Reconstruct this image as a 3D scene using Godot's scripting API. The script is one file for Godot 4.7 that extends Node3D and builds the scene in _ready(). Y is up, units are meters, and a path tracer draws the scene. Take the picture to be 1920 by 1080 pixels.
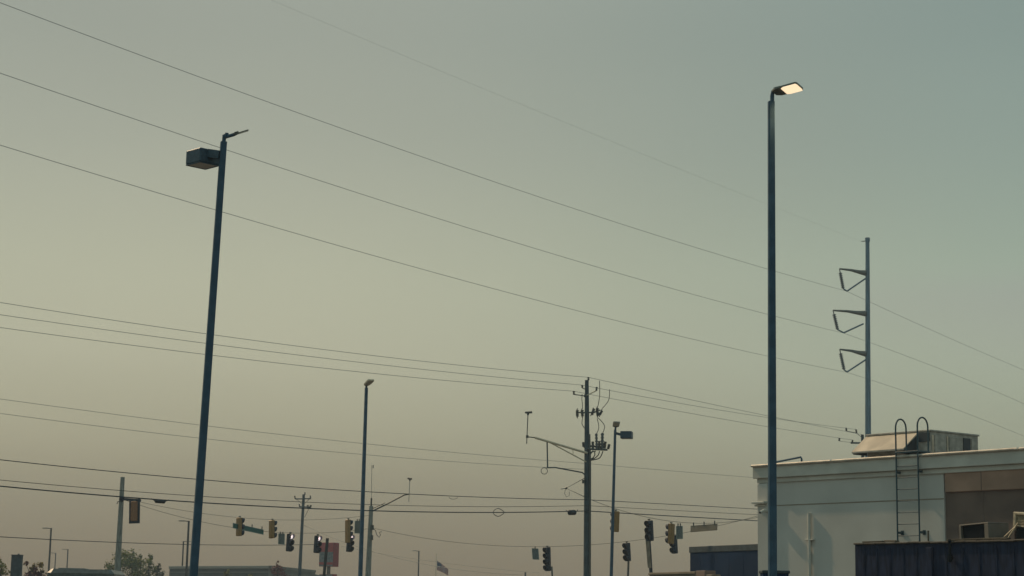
extends Node3D
# A parking lot edge in hazy light: lamp poles, utility lines, span-wire signals and a shop's rear wall.

const F := 3420.0
const EYE := Vector3(0, 1.6, 0)
const RAD := PI / 180.0
var cam_basis := Basis(Vector3.RIGHT, 9.7 * RAD) * Basis(Vector3.BACK, 0.95 * RAD)
var M := {}
var rng := RandomNumberGenerator.new()
var names := {}
# frame of the shop's rear wall: O its corner on the ground, U along the wall, V into the building
var O := Vector3.ZERO
var U := Vector3(cos(52 * RAD), 0, sin(52 * RAD))
var V := Vector3(sin(52 * RAD), 0, -cos(52 * RAD))
var WB := Basis(U, Vector3.UP, -V)


class MB:
	var v := PackedVector3Array()
	var n := PackedVector3Array()
	var c := PackedColorArray()

	func tri(a: Vector3, b: Vector3, d: Vector3, na: Vector3, nb: Vector3, nd: Vector3, col := Color.WHITE) -> void:
		if (b - a).cross(d - a).dot(na + nb + nd) > 0.0:
			v.append_array([a, d, b]); n.append_array([na, nd, nb])
		else:
			v.append_array([a, b, d]); n.append_array([na, nb, nd])
		c.append_array([col, col, col])

	func quad(a: Vector3, b: Vector3, d: Vector3, e: Vector3, nn: Vector3, col := Color.WHITE) -> void:
		tri(a, b, d, nn, nn, nn, col)
		tri(a, d, e, nn, nn, nn, col)

	func box(at: Vector3, s: Vector3, b := Basis.IDENTITY) -> void:
		for ax in 3:
			for sg in [-1.0, 1.0]:
				var nn := Vector3.ZERO; nn[ax] = sg
				var p := Vector3.ZERO; p[ax] = sg * s[ax] / 2
				var e1 := Vector3.ZERO; e1[(ax + 1) % 3] = s[(ax + 1) % 3] / 2
				var e2 := Vector3.ZERO; e2[(ax + 2) % 3] = s[(ax + 2) % 3] / 2
				quad(at + b * (p - e1 - e2), at + b * (p + e1 - e2), at + b * (p + e1 + e2), at + b * (p - e1 + e2), b * nn)

	func cbox(at: Vector3, s: Vector3, ch: float, b := Basis.IDENTITY) -> void:
		# a box with every edge chamfered
		var rings := []
		for k in 4:
			var y: float = [-s.y / 2, -s.y / 2 + ch, s.y / 2 - ch, s.y / 2][k]
			var inset: float = ch if k == 0 or k == 3 else 0.0
			var hx := s.x / 2 - inset
			var hz := s.z / 2 - inset
			var q: float = ch * (0.5 if inset > 0 else 1.0)
			var r := []
			for p in [[hx, hz - q], [hx - q, hz], [-hx + q, hz], [-hx, hz - q], [-hx, -hz + q], [-hx + q, -hz], [hx - q, -hz], [hx, -hz + q]]:
				r.append(at + b * Vector3(p[0], y, p[1]))
			rings.append(r)
		for k in 3:
			for i in 8:
				var j := (i + 1) % 8
				var a: Vector3 = rings[k][i]
				var d: Vector3 = rings[k + 1][j]
				var nn: Vector3 = (rings[k][j] - a).cross(d - a).normalized()
				if nn.length() < 0.5:
					continue
				if nn.dot((a + d) / 2 - at) < 0: nn = -nn
				quad(a, rings[k][j], d, rings[k + 1][i], nn)
		for k in [0, 3]:
			var nn2: Vector3 = b.y * (-1.0 if k == 0 else 1.0)
			for i in range(1, 7):
				tri(rings[k][0], rings[k][i], rings[k][i + 1], nn2, nn2, nn2)

	func tube(pts: Array, rad, sides := 8, caps := true, flat := false, spin := 0.0) -> void:
		var m := pts.size()
		var t0: Vector3 = (pts[1] - pts[0]).normalized()
		var side := t0.cross(Vector3.UP if absf(t0.y) < 0.9 else Vector3.RIGHT).normalized()
		var prev := []
		var pn := []
		for i in m:
			var t: Vector3 = (pts[mini(i + 1, m - 1)] - pts[maxi(i - 1, 0)]).normalized()
			side = (side - t * side.dot(t)).normalized()
			var up := t.cross(side)
			var r: float = rad[i] if rad is Array else rad
			var ring := []
			var rn := []
			for k in sides:
				var a := TAU * k / sides + spin
				var d := side * cos(a) + up * sin(a)
				ring.append(pts[i] + d * r)
				rn.append(d)
			if i > 0:
				for k in sides:
					var j := (k + 1) % sides
					if flat:
						var nn: Vector3 = (rn[k] + rn[j]).normalized()
						quad(prev[k], prev[j], ring[j], ring[k], nn)
					else:
						tri(prev[k], prev[j], ring[j], pn[k], pn[j], rn[j])
						tri(prev[k], ring[j], ring[k], pn[k], rn[j], rn[k])
			if caps and (i == 0 or i == m - 1):
				var cn: Vector3 = -t if i == 0 else t
				for k in range(1, sides - 1):
					tri(ring[0], ring[k], ring[k + 1], cn, cn, cn)
			prev = ring
			pn = rn

	func prism(poly: PackedVector2Array, at: Vector3, x: Vector3, y: Vector3, z: Vector3) -> void:
		# poly in the x, y plane, from at to at + z
		var idx := Geometry2D.triangulate_polygon(poly)
		var zn := z.normalized()
		for s in 2:
			var o: Vector3 = at + z * s
			var nn: Vector3 = zn if s == 1 else -zn
			for i in range(0, idx.size(), 3):
				var p := []
				for k in 3:
					p.append(o + x * poly[idx[i + k]].x + y * poly[idx[i + k]].y)
				tri(p[0], p[1], p[2], nn, nn, nn)
		var mid := Vector2.ZERO
		for p in poly: mid += p / poly.size()
		for i in poly.size():
			var a := poly[i]
			var b := poly[(i + 1) % poly.size()]
			var e := Vector2(b.y - a.y, a.x - b.x).normalized()
			if Geometry2D.is_point_in_polygon((a + b) / 2 + e * 0.002, poly): e = -e
			var nn2 := (x * e.x + y * e.y).normalized()
			var A := at + x * a.x + y * a.y
			var B := at + x * b.x + y * b.y
			quad(A, B, B + z, A + z, nn2)


# ---------- camera rays ----------
func ray(px: float, py: float) -> Vector3:
	return cam_basis * Vector3((px - 960.0) / F, -(py - 540.0) / F, -1.0)

func W(px: float, py: float, d: float) -> Vector3:            # a point d metres ahead of the camera
	var r := ray(px, py)
	return EYE + r * (d / -r.z)

func H(px: float, py: float, y: float) -> Vector3:            # a point at height y
	var r := ray(px, py)
	return EYE + r * ((y - EYE.y) / r.y)

func BW(px: float, py: float, off: float) -> Vector3:         # a point on a plane parallel to the shop's wall
	var r := ray(px, py)
	return EYE + r * ((O + V * off - EYE).dot(V) / r.dot(V))

func bl(px: float, py: float, off: float) -> Vector2:         # the same in (along the wall, height)
	var p := BW(px, py, off) - O
	return Vector2(p.dot(U), p.y)

func B(u: float, y: float, off: float) -> Vector3:
	return O + U * u + V * off + Vector3.UP * y

func ppx(p: Vector3) -> Vector2:
	var q := cam_basis.inverse() * (p - EYE)
	return Vector2(960 + F * q.x / -q.z, 540 - F * q.y / -q.z)


# ---------- objects ----------
func numbered(called: String, par: Node) -> String:
	var key := str(par.get_instance_id()) + called
	var k: int = names.get(key, 0)
	names[key] = k + 1
	return called if k == 0 else "%s_%03d" % [called, k]

func tag(o: Node, label: String, category: String, group := "") -> void:
	o.set_meta("label", label); o.set_meta("category", category)
	if group: o.set_meta("group", group)

func thing(called: String, label: String, category: String, at := Vector3.ZERO, group := "") -> Node3D:
	var o := Node3D.new()
	o.name = numbered(called, self)
	add_child(o, true)
	o.position = at
	tag(o, label, category, group)
	return o

func part(b: MB, called: String, m: Material, par: Node3D) -> MeshInstance3D:
	var at := Vector3.ZERO
	var q: Node = par
	while q != self:
		at += q.position
		q = q.get_parent()
	var vv := PackedVector3Array()
	vv.resize(b.v.size())
	for i in b.v.size(): vv[i] = b.v[i] - at
	var arr := []
	arr.resize(Mesh.ARRAY_MAX)
	arr[Mesh.ARRAY_VERTEX] = vv
	arr[Mesh.ARRAY_NORMAL] = b.n
	arr[Mesh.ARRAY_COLOR] = b.c
	var me := ArrayMesh.new()
	me.add_surface_from_arrays(Mesh.PRIMITIVE_TRIANGLES, arr)
	me.surface_set_material(0, m)
	var o := MeshInstance3D.new()
	o.mesh = me
	o.name = numbered(called, par)
	par.add_child(o, true)
	return o

func structure(b: MB, called: String, m: Material) -> MeshInstance3D:
	var o := part(b, called, m, self)
	o.set_meta("kind", "structure")
	return o

func single(b: MB, called: String, m: Material, label: String, category: String, group := "") -> MeshInstance3D:
	var o := part(b, called, m, self)
	tag(o, label, category, group)
	return o

func dup(o: Node3D, at: Vector3, turn: float, label: String) -> Node3D:
	var c := o.duplicate()
	var stem := String(o.name)
	c.name = numbered(stem, self)
	add_child(c, true)
	c.position = at
	c.rotation = Vector3(0, turn, 0)
	c.set_meta("label", label)
	return c

func bars(list: Array, rad: float, sides := 6) -> MB:
	var b := MB.new()
	for s in list: b.tube(s, rad, sides)
	return b


# ---------- materials ----------
func noise_tex(freq: float, lo: float, hi: float, sd: int, stretch := Vector2.ONE, size := 256) -> ImageTexture:
	var fn := FastNoiseLite.new()
	fn.seed = sd
	fn.frequency = freq
	fn.noise_type = FastNoiseLite.TYPE_SIMPLEX_SMOOTH
	fn.fractal_octaves = 5
	var im := fn.get_seamless_image(size, size)
	im.convert(Image.FORMAT_RGB8)
	if stretch != Vector2.ONE:
		var big := Image.create(size, size, false, Image.FORMAT_RGB8)
		for y in size:
			for x in size:
				big.set_pixel(x, y, im.get_pixel(int(x * stretch.x) % size, int(y * stretch.y) % size))
		im = big
	for y in size:
		for x in size:
			var g := lerpf(lo, hi, smoothstep(0.2, 0.8, im.get_pixel(x, y).r))
			im.set_pixel(x, y, Color(g, g, g))
	return ImageTexture.create_from_image(im)

func mat(key: String, lin: Color, rough: float, metal := 0.0, tex: Texture2D = null, scale := Vector3.ONE, spec := 0.5) -> StandardMaterial3D:
	var m := StandardMaterial3D.new()
	m.resource_name = key
	m.albedo_color = lin.linear_to_srgb()
	m.roughness = rough
	m.metallic = metal
	m.metallic_specular = spec
	if tex:
		m.albedo_texture = tex
		m.uv1_triplanar = true
		m.uv1_scale = scale
	M[key] = m
	return m

func make_materials() -> void:
	var grime := noise_tex(0.02, 0.78, 1.0, 3)
	var streak := noise_tex(0.02, 0.72, 1.0, 5, Vector2(4, 1))
	var patch := noise_tex(0.008, 0.86, 1.0, 8)
	var faint := noise_tex(0.015, 0.9, 1.0, 21)
	var wash := noise_tex(0.012, 0.94, 1.0, 15)
	var wood := noise_tex(0.03, 0.55, 1.0, 11, Vector2(6, 1))
	mat("pole_paint", Color(0.068, 0.13, 0.19), 0.7, 0.0, faint, Vector3(0.8, 0.8, 0.8), 0.25)
	mat("far_paint", Color(0.045, 0.05, 0.048), 0.7, 0.0, null, Vector3.ONE, 0.25)
	mat("slab_grey", Color(0.1, 0.122, 0.135), 0.7, 0.0, faint, Vector3.ONE, 0.3)
	mat("fixture", Color(0.042, 0.096, 0.145), 0.45, 0.0, grime, Vector3(3, 3, 3))
	mat("fixture_grey", Color(0.18, 0.185, 0.16), 0.5, 0.2)
	mat("fixture_lens", Color(0.6, 0.52, 0.45), 0.35)
	mat("dull_panel", Color(0.55, 0.48, 0.36), 0.5)
	mat("concrete", Color(0.36, 0.37, 0.33), 0.9, 0.0, streak, Vector3(1.2, 0.25, 1.2))
	mat("galvanised", Color(0.92, 0.78, 0.56), 0.5, 0.0, grime, Vector3(2, 2, 2))
	mat("galvanised_dark", Color(0.12, 0.13, 0.12), 0.5, 0.2, grime, Vector3(2, 2, 2))
	mat("steel_blue", Color(0.15, 0.27, 0.36), 0.5, 0.1, streak, Vector3(0.5, 0.08, 0.5))
	mat("arm_steel", Color(0.16, 0.16, 0.14), 0.55, 0.1)
	mat("treated_wood", Color(0.1, 0.15, 0.175), 0.85, 0.0, wood, Vector3(2.5, 0.25, 2.5))
	mat("insulator", Color(0.06, 0.065, 0.06), 0.3)
	mat("insulator_polymer", Color(0.1, 0.12, 0.13), 0.4)
	mat("wire", Color(0.035, 0.04, 0.038), 0.6)
	mat("wire_alu", Color(0.24, 0.26, 0.25), 0.55, 0.1)
	mat("cable", Color(0.01, 0.03, 0.045), 0.6)
	mat("black_plastic", Color(0.012, 0.018, 0.026), 0.55)
	mat("signal_black", Color(0.008, 0.018, 0.034), 0.6)
	mat("signal_yellow", Color(0.38, 0.205, 0.05), 0.5, 0.0, grime, Vector3(2, 2, 2))
	mat("signal_brown", Color(0.38, 0.17, 0.07), 0.55, 0.0, grime, Vector3(2, 2, 2))
	mat("lens_dark", Color(0.03, 0.025, 0.02), 0.25)
	var lit := mat("lens_lit", Color(0.7, 0.6, 0.58), 0.4)
	lit.emission_enabled = true
	lit.emission = Color(1.0, 0.95, 0.94)
	lit.emission_energy_multiplier = 1.5
	var led := mat("led_lit", Color(0.9, 0.85, 0.75), 0.5)
	led.emission_enabled = true
	led.emission = Color(1.0, 0.875, 0.715)
	led.emission_energy_multiplier = 1.75
	mat("sign_green", Color(0.014, 0.15, 0.125), 0.5, 0.0, grime, Vector3(1, 1, 1))
	mat("sign_rim", Color(0.2, 0.3, 0.27), 0.5)
	mat("sign_back", Color(0.2, 0.235, 0.225), 0.55, 0.1, grime, Vector3(1.5, 1.5, 1.5))
	mat("sign_tan", Color(0.3, 0.24, 0.17), 0.55, 0.0, patch, Vector3(0.8, 0.8, 0.8))
	mat("sign_white", Color(0.26, 0.27, 0.27), 0.5, 0.0, grime, Vector3(0.6, 0.6, 0.6))
	mat("sign_red", Color(0.42, 0.025, 0.03), 0.5, 0.0, grime, Vector3(0.6, 0.6, 0.6))
	mat("sign_smudge", Color(0.46, 0.07, 0.07), 0.5)
	mat("stucco", Color(0.65, 0.63, 0.575), 0.95, 0.0, wash, Vector3(0.25, 0.12, 0.25))
	mat("stucco_trim", Color(0.72, 0.69, 0.61), 0.95, 0.0, faint, Vector3(0.3, 0.3, 0.3))
	mat("coping", Color(0.8, 0.7, 0.58), 0.5, 0.1, grime, Vector3(0.5, 0.5, 0.5))
	mat("stucco_brown", Color(0.5, 0.31, 0.22), 0.95, 0.0, patch, Vector3(0.4, 0.4, 0.4))
	mat("stucco_umber", Color(0.21, 0.145, 0.115), 0.95, 0.0, patch, Vector3(0.4, 0.4, 0.4))
	mat("roofing", Color(0.2, 0.2, 0.19), 0.95, 0.0, patch)
	mat("hvac", Color(0.5, 0.46, 0.4), 0.6, 0.0, grime, Vector3(0.8, 0.8, 0.8))
	mat("hvac_hood", Color(0.72, 0.59, 0.44), 0.6, 0.0, patch, Vector3(0.7, 0.7, 0.7))
	mat("hvac_dark", Color(0.035, 0.045, 0.055), 0.6)
	mat("ladder", Color(0.02, 0.06, 0.08), 0.5)
	mat("navy_wall", Color(0.01, 0.035, 0.09), 0.85, 0.0, patch, Vector3(0.2, 0.2, 0.2), 0.2)
	mat("navy_trim", Color(0.045, 0.07, 0.085), 0.7, 0.0, grime, Vector3(0.5, 0.5, 0.5))
	mat("bin_navy", Color(0.021, 0.035, 0.08), 0.75, 0.0, streak, Vector3(0.8, 0.35, 0.8), 0.3)
	mat("bin_rust", Color(0.14, 0.115, 0.09), 0.85, 0.0, grime, Vector3(3, 3, 3))
	mat("timber", Color(0.24, 0.19, 0.13), 0.85, 0.0, wood, Vector3(3, 3, 3))
	mat("cream", Color(0.55, 0.47, 0.33), 0.6, 0.0, grime, Vector3(2, 2, 2))
	mat("brown_box", Color(0.07, 0.035, 0.025), 0.8, 0.0, grime, Vector3(2, 2, 2))
	mat("metal_case", Color(0.18, 0.165, 0.14), 0.6, 0.1, faint, Vector3(1, 1, 1))
	mat("dark_hollow", Color(0.01, 0.014, 0.018), 0.9, 0.0, null, Vector3.ONE, 0.1)
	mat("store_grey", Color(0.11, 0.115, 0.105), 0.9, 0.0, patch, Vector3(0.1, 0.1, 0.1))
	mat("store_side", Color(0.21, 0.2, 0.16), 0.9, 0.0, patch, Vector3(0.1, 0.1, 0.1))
	mat("store_band", Color(0.26, 0.26, 0.23), 0.9)
	mat("beige_wall", Color(0.24, 0.205, 0.155), 0.95, 0.0, patch, Vector3(0.4, 0.4, 0.4))
	mat("beige_cap", Color(0.19, 0.14, 0.115), 0.9)
	mat("van_white", Color(0.115, 0.13, 0.12), 0.4, 0.0, grime, Vector3(0.7, 0.7, 0.7))
	mat("glass_blue", Color(0.03, 0.07, 0.1), 0.12)
	mat("rubber", Color(0.02, 0.02, 0.02), 0.9)
	mat("asphalt", Color(0.09, 0.088, 0.082), 0.95, 0.0, grime, Vector3(0.3, 0.3, 0.3))
	mat("road_asphalt", Color(0.045, 0.045, 0.045), 0.95, 0.0, grime, Vector3(0.25, 0.25, 0.25))
	mat("pavement", Color(0.28, 0.27, 0.25), 0.95, 0.0, grime, Vector3(0.5, 0.5, 0.5))
	mat("marking", Color(0.7, 0.68, 0.6), 0.8, 0.0, grime)
	mat("bark", Color(0.06, 0.05, 0.04), 0.95, 0.0, wood, Vector3(2, 0.5, 2))
	var leaf := mat("leaf", Color.WHITE, 0.75)
	leaf.vertex_color_use_as_albedo = true
	leaf.backlight_enabled = true
	leaf.backlight = Color(0.35, 0.35, 0.3)
	var flag := mat("flag_cloth", Color.WHITE, 0.8)
	flag.vertex_color_use_as_albedo = true
	flag.backlight_enabled = true
	flag.backlight = Color(0.3, 0.3, 0.3)


# ---------- sky ----------
func sky_panorama() -> ImageTexture:
	# hazy air: warm and bright a little above the horizon on the sun's side, bluer away from it and higher up
	var stops := [[-90.0, Color(0.15, 0.13, 0.1)], [0.0, Color(0.228, 0.165, 0.094)], [1.0, Color(0.258, 0.193, 0.112)], [2.8, Color(0.335, 0.278, 0.17)], [5.0, Color(0.436, 0.406, 0.275)], [7.5, Color(0.49, 0.478, 0.345)], [10.0, Color(0.478, 0.482, 0.357)], [14.0, Color(0.392, 0.41, 0.332)], [17.5, Color(0.346, 0.372, 0.316)], [35.0, Color(0.36, 0.4, 0.37)], [90.0, Color(0.35, 0.4, 0.4)]]
	var bright := -14.0 * RAD
	var drift := FastNoiseLite.new()
	drift.seed = 4
	drift.frequency = 1.0
	drift.fractal_octaves = 4
	var w := 512
	var h := 256
	var im := Image.create(w, h, false, Image.FORMAT_RGBF)
	for y in h:
		var el := 90.0 - (y + 0.5) / h * 180.0
		var c := Color.BLACK
		for i in range(1, stops.size()):
			if el <= stops[i][0]:
				var t: float = (el - stops[i - 1][0]) / (stops[i][0] - stops[i - 1][0])
				c = stops[i - 1][1].lerp(stops[i][1], t)
				break
		var reach := 0.4 + 0.6 * smoothstep(-2.0, 12.0, el)
		for x in w:
			var off := absf(angle_difference(bright, (x + 0.5) / w * TAU)) / (24.0 * RAD)
			var k := (1.0 - 1.0 / (1.0 + off * off * off)) * reach
			var az := (x + 0.5) / w * TAU
			var uneven := 1.62 * (1.0 + 0.06 * drift.get_noise_3d(cos(az) * 2.2, el * 0.09, sin(az) * 2.2))
			im.set_pixel(x, y, Color(c.r * (1 - 0.43 * k), c.g * (1 - 0.22 * k), c.b * (1 - 0.13 * k)) * uneven)
	return ImageTexture.create_from_image(im)


# ---------- wires ----------
func sagging(a: Vector3, b: Vector3, mid: Vector2, from := 0.0, to := 1.0, seg := 36) -> Array:
	# the hanging curve from a to b that passes the sight line of mid; from < 0 runs on past a
	var lo := 0.0
	var hi := 1.0
	var rising := ppx(b).x > ppx(a).x
	for i in 40:
		var t := (lo + hi) / 2
		if (ppx(a.lerp(b, t)).x < mid.x) == rising: lo = t
		else: hi = t
	var p := a.lerp(b, lo)
	var q := ppx(p)
	var d := -(cam_basis.inverse() * (p - EYE)).z
	var sag := (mid.y - q.y) * d / F / maxf(4 * lo * (1 - lo), 0.05)
	var pts := []
	for i in seg + 1:
		var t := lerpf(from, to, float(i) / seg)
		pts.append(a.lerp(b, t) - Vector3.UP * sag * 4 * t * (1 - t))
	return pts

func on_curve(pts: Array, px: float) -> Vector3:
	for i in pts.size() - 1:
		var a := ppx(pts[i])
		var b := ppx(pts[i + 1])
		if (a.x <= px and px <= b.x) or (b.x <= px and px <= a.x):
			return pts[i].lerp(pts[i + 1], (px - a.x) / (b.x - a.x))
	return pts[0]


# ---------- lamp poles ----------
func square_pole(o: Node3D, top: Vector3, foot: Vector3, wide_top: float, wide_foot: float, spin: float, m: Material) -> void:
	var b := MB.new()
	var bs := Basis(Vector3.UP, spin)
	var rings := []
	for e in [[foot, wide_foot], [top, wide_top]]:
		var r := []
		var hw: float = e[1] / 2
		var ch: float = hw * 0.3
		for p in [[hw, hw - ch], [hw - ch, hw], [-hw + ch, hw], [-hw, hw - ch], [-hw, -hw + ch], [-hw + ch, -hw], [hw - ch, -hw], [hw, -hw + ch]]:
			r.append(e[0] + bs * Vector3(p[0], 0, p[1]))
		rings.append(r)
	for i in 8:
		var j := (i + 1) % 8
		var nn: Vector3 = ((rings[0][i] + rings[0][j]) / 2 - foot).normalized()
		b.quad(rings[0][i], rings[0][j], rings[1][j], rings[1][i], nn)
		if i > 0 and i < 7: b.tri(rings[1][0], rings[1][i], rings[1][i + 1 if i < 7 else 0], Vector3.UP, Vector3.UP, Vector3.UP)
	part(b, "pole", m, o)

func foot_of(top: Vector3, px: float, d: float) -> Vector3:
	var low := W(px, 1080, d)
	var t := top.y / (top.y - low.y)
	return top + (low - top) * t

func lamp_base(o: Node3D, foot: Vector3, wide: float) -> void:
	var b := MB.new()
	b.tube([Vector3(foot.x, 0, foot.z), Vector3(foot.x, 0.75, foot.z)], wide * 1.9, 16)
	part(b, "footing", M.concrete, o)
	var c := MB.new()
	c.cbox(Vector3(foot.x, 0.79, foot.z), Vector3(wide * 2, 0.08, wide * 2), 0.01)
	part(c, "base_plate", M.pole_paint, o)

func led_slab(o: Node3D, at: Vector3, long: Vector3, wide: Vector3, thick: float, body: Material, panel: Material, share: float) -> void:
	# a thin tapered LED luminaire: at is the knuckle end, long runs to its tip
	var up := wide.cross(long).normalized()
	if up.y < 0: up = -up
	var L := long.length()
	var ld := long / L
	var wd := wide.normalized()
	var hw := wide.length() / 2
	var b := MB.new()
	var pl := PackedVector2Array([Vector2(0, -hw * 0.55), Vector2(L * 0.16, -hw * 0.95), Vector2(L * 0.95, -hw), Vector2(L, -hw * 0.8), Vector2(L, hw * 0.8), Vector2(L * 0.95, hw), Vector2(L * 0.16, hw * 0.95), Vector2(0, hw * 0.55)])
	b.prism(pl, at - up * thick / 2, ld, wd, up * thick)
	var head := part(b, "led_head", body, o)
	var c := MB.new()
	var a0 := L * (1 - share)
	var w2 := hw * 0.97
	c.prism(PackedVector2Array([Vector2(a0, -w2 * 0.8), Vector2(a0 + 0.05, -w2), Vector2(L * 0.95, -w2), Vector2(L * 0.975, -w2 * 0.7), Vector2(L * 0.975, w2 * 0.7), Vector2(L * 0.95, w2), Vector2(a0 + 0.05, w2), Vector2(a0, w2 * 0.8)]), at - up * (thick / 2 + 0.012), ld, wd, up * 0.01)
	part(c, "led_panel", panel, head)
	var fin := MB.new()
	for k in 5:
		fin.box(at + ld * L * (0.12 + 0.05 * k) + up * (thick / 2 + 0.012), Vector3(0.008, 0.024, hw * 1.5), Basis(ld, up, ld.cross(up)))
	part(fin, "cooling_fin", body, head)

func shoebox(o: Node3D, at: Vector3, turn: float, s: Vector3, arm_from: Vector3, arm_to: Vector3, arm_r: float) -> void:
	var bs := Basis(Vector3.UP, turn)
	var b := MB.new()
	b.cbox(at, s, 0.015, bs)
	var head := part(b, "shoebox_head", M.fixture, o)
	var c := MB.new()
	c.box(at - Vector3(0, s.y / 2 + 0.006, 0), Vector3(s.x * 0.84, 0.01, s.z * 0.84), bs)
	part(c, "lens_panel", M.fixture_lens, head)
	var d := MB.new()
	for k in [-1.0, 1.0]:
		d.box(at + bs * Vector3(k * s.x * 0.46, -s.y / 2 - 0.008, 0), Vector3(0.03, 0.016, s.z * 0.95), bs)
		d.box(at + bs * Vector3(0, -s.y / 2 - 0.009, k * s.z * 0.46), Vector3(s.x * 0.95, 0.014, 0.03), bs)
	part(d, "lens_frame", M.fixture, head)
	var e := MB.new()
	e.tube([arm_from, arm_to], arm_r, 4, true, true, PI / 4)
	part(e, "arm", M.fixture, o)


# ---------- signals ----------
func signal_head(sections: int, label: String, group: String, back: Material, plate := false) -> Node3D:
	# hangs below its origin, lenses towards +z
	var o := thing("traffic_signal", label, "traffic signal", Vector3.ZERO, group)
	var hh := 0.355 * sections
	var b := MB.new()
	b.cbox(Vector3(0, -hh / 2, -0.04), Vector3(0.35, hh, 0.2), 0.03)
	part(b, "housing", back, o)
	var br := MB.new()
	br.tube([Vector3(0, -0.01, 0), Vector3(0, 0.06, 0)], 0.03, 8)
	br.box(Vector3(0, 0.06, 0), Vector3(0.12, 0.05, 0.09))
	part(br, "hanger", M.galvanised_dark, o)
	if plate:
		var pl := MB.new()
		for k in [-1.0, 1.0]:
			pl.box(Vector3(k * 0.245, -hh / 2, 0.0), Vector3(0.13, hh + 0.26, 0.01))
			pl.box(Vector3(0, -hh / 2 + k * (hh / 2 + 0.065), 0.0), Vector3(0.36, 0.13, 0.01))
		part(pl, "backplate", M.signal_black, o)
	for k in sections:
		var y := -0.355 * (k + 0.5)
		var d := MB.new()
		d.cbox(Vector3(0, y, 0.075), Vector3(0.335, 0.335, 0.035), 0.012)
		var door := part(d, "signal_door", M.signal_black, o)
		var l := MB.new()
		var pts := [Vector3(0, y, 0.09), Vector3(0, y, 0.105), Vector3(0, y, 0.115)]
		l.tube(pts, [0.145, 0.13, 0.06], 16)
		part(l, "signal_lens", M.lens_dark, door)
		var vis := MB.new()
		for i in 13:        # a tunnel visor, open below
			var a0 := deg_to_rad(-55 + 290.0 * i / 13)
			var a1 := deg_to_rad(-55 + 290.0 * (i + 1) / 13)
			for rr in [[0.155, 1.0], [0.147, -1.0]]:
				var p0: Vector3 = Vector3(cos(a0), sin(a0), 0) * rr[0]
				var p1: Vector3 = Vector3(cos(a1), sin(a1), 0) * rr[0]
				var e0 := 0.30 - 0.1 * (0.5 - 0.5 * sin(a0))
				var e1 := 0.30 - 0.1 * (0.5 - 0.5 * sin(a1))
				var c := Vector3(0, y, 0.0)
				vis.quad(c + p0 + Vector3(0, 0, 0.09), c + p1 + Vector3(0, 0, 0.09), c + p1 + Vector3(0, 0, e1), c + p0 + Vector3(0, 0, e0), (p0 + p1).normalized() * rr[1])
		part(vis, "visor", M.signal_black, door)
	return o

func light_lens(o: Node3D) -> void:
	# the top lens is lit
	var door: Node3D
	for ch in o.get_children():
		if String(ch.name) == "signal_door": door = ch
	var old: MeshInstance3D
	for ch in door.get_children():
		if String(ch.name).begins_with("signal_lens"): old = ch
	old.material_override = M.lens_lit
	var l := OmniLight3D.new()
	l.name = "signal_glow"
	l.light_color = Color(1.0, 0.75, 0.72)
	l.light_energy = 0.05
	l.light_size = 0.1
	l.omni_range = 200
	l.omni_attenuation = 2
	l.shadow_enabled = true
	o.add_child(l, true)
	l.position = Vector3(0, -0.18, 0.22)

func hung_plate(called: String, label: String, category: String, corners: Array, face: Material, rim: Material, hooks: Array, lift: float) -> Node3D:
	# corners: top left, top right, bottom right, bottom left
	var o := thing(called, label, category, (corners[2] + corners[3]) / 2)
	var x: Vector3 = corners[1] - corners[0]
	var y: Vector3 = corners[3] - corners[0]
	var nn := x.cross(y).normalized()
	var b := MB.new()
	b.prism(PackedVector2Array([Vector2(0, 0), Vector2(1, 0), Vector2(1, 1), Vector2(0, 1)]), corners[0] - nn * 0.012, x, y, nn * 0.024)
	part(b, "sign_panel", face, o)
	var r := MB.new()
	var tx := 0.03 / x.length()
	var ty := 0.03 / y.length()
	for s in [-1.0, 1.0]:
		var at: Vector3 = corners[0] + nn * (0.015 * s) - nn * 0.002
		for q in [[0.0, 0.0, 1.0, ty], [0.0, 1 - ty, 1.0, 1.0], [0.0, ty, tx, 1 - ty], [1 - tx, ty, 1.0, 1 - ty]]:
			r.prism(PackedVector2Array([Vector2(q[0], q[1]), Vector2(q[2], q[1]), Vector2(q[2], q[3]), Vector2(q[0], q[3])]), at, x, y, nn * 0.004)
	part(r, "sign_rim", rim, o)
	for h in hooks:
		var st := MB.new()
		var p: Vector3 = corners[0] + x * h
		st.box(p + Vector3.UP * (lift / 2 - 0.03), Vector3(0.06, lift + 0.06, 0.04))
		part(st, "hanger_strap", M.galvanised_dark, o)
	return o


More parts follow.
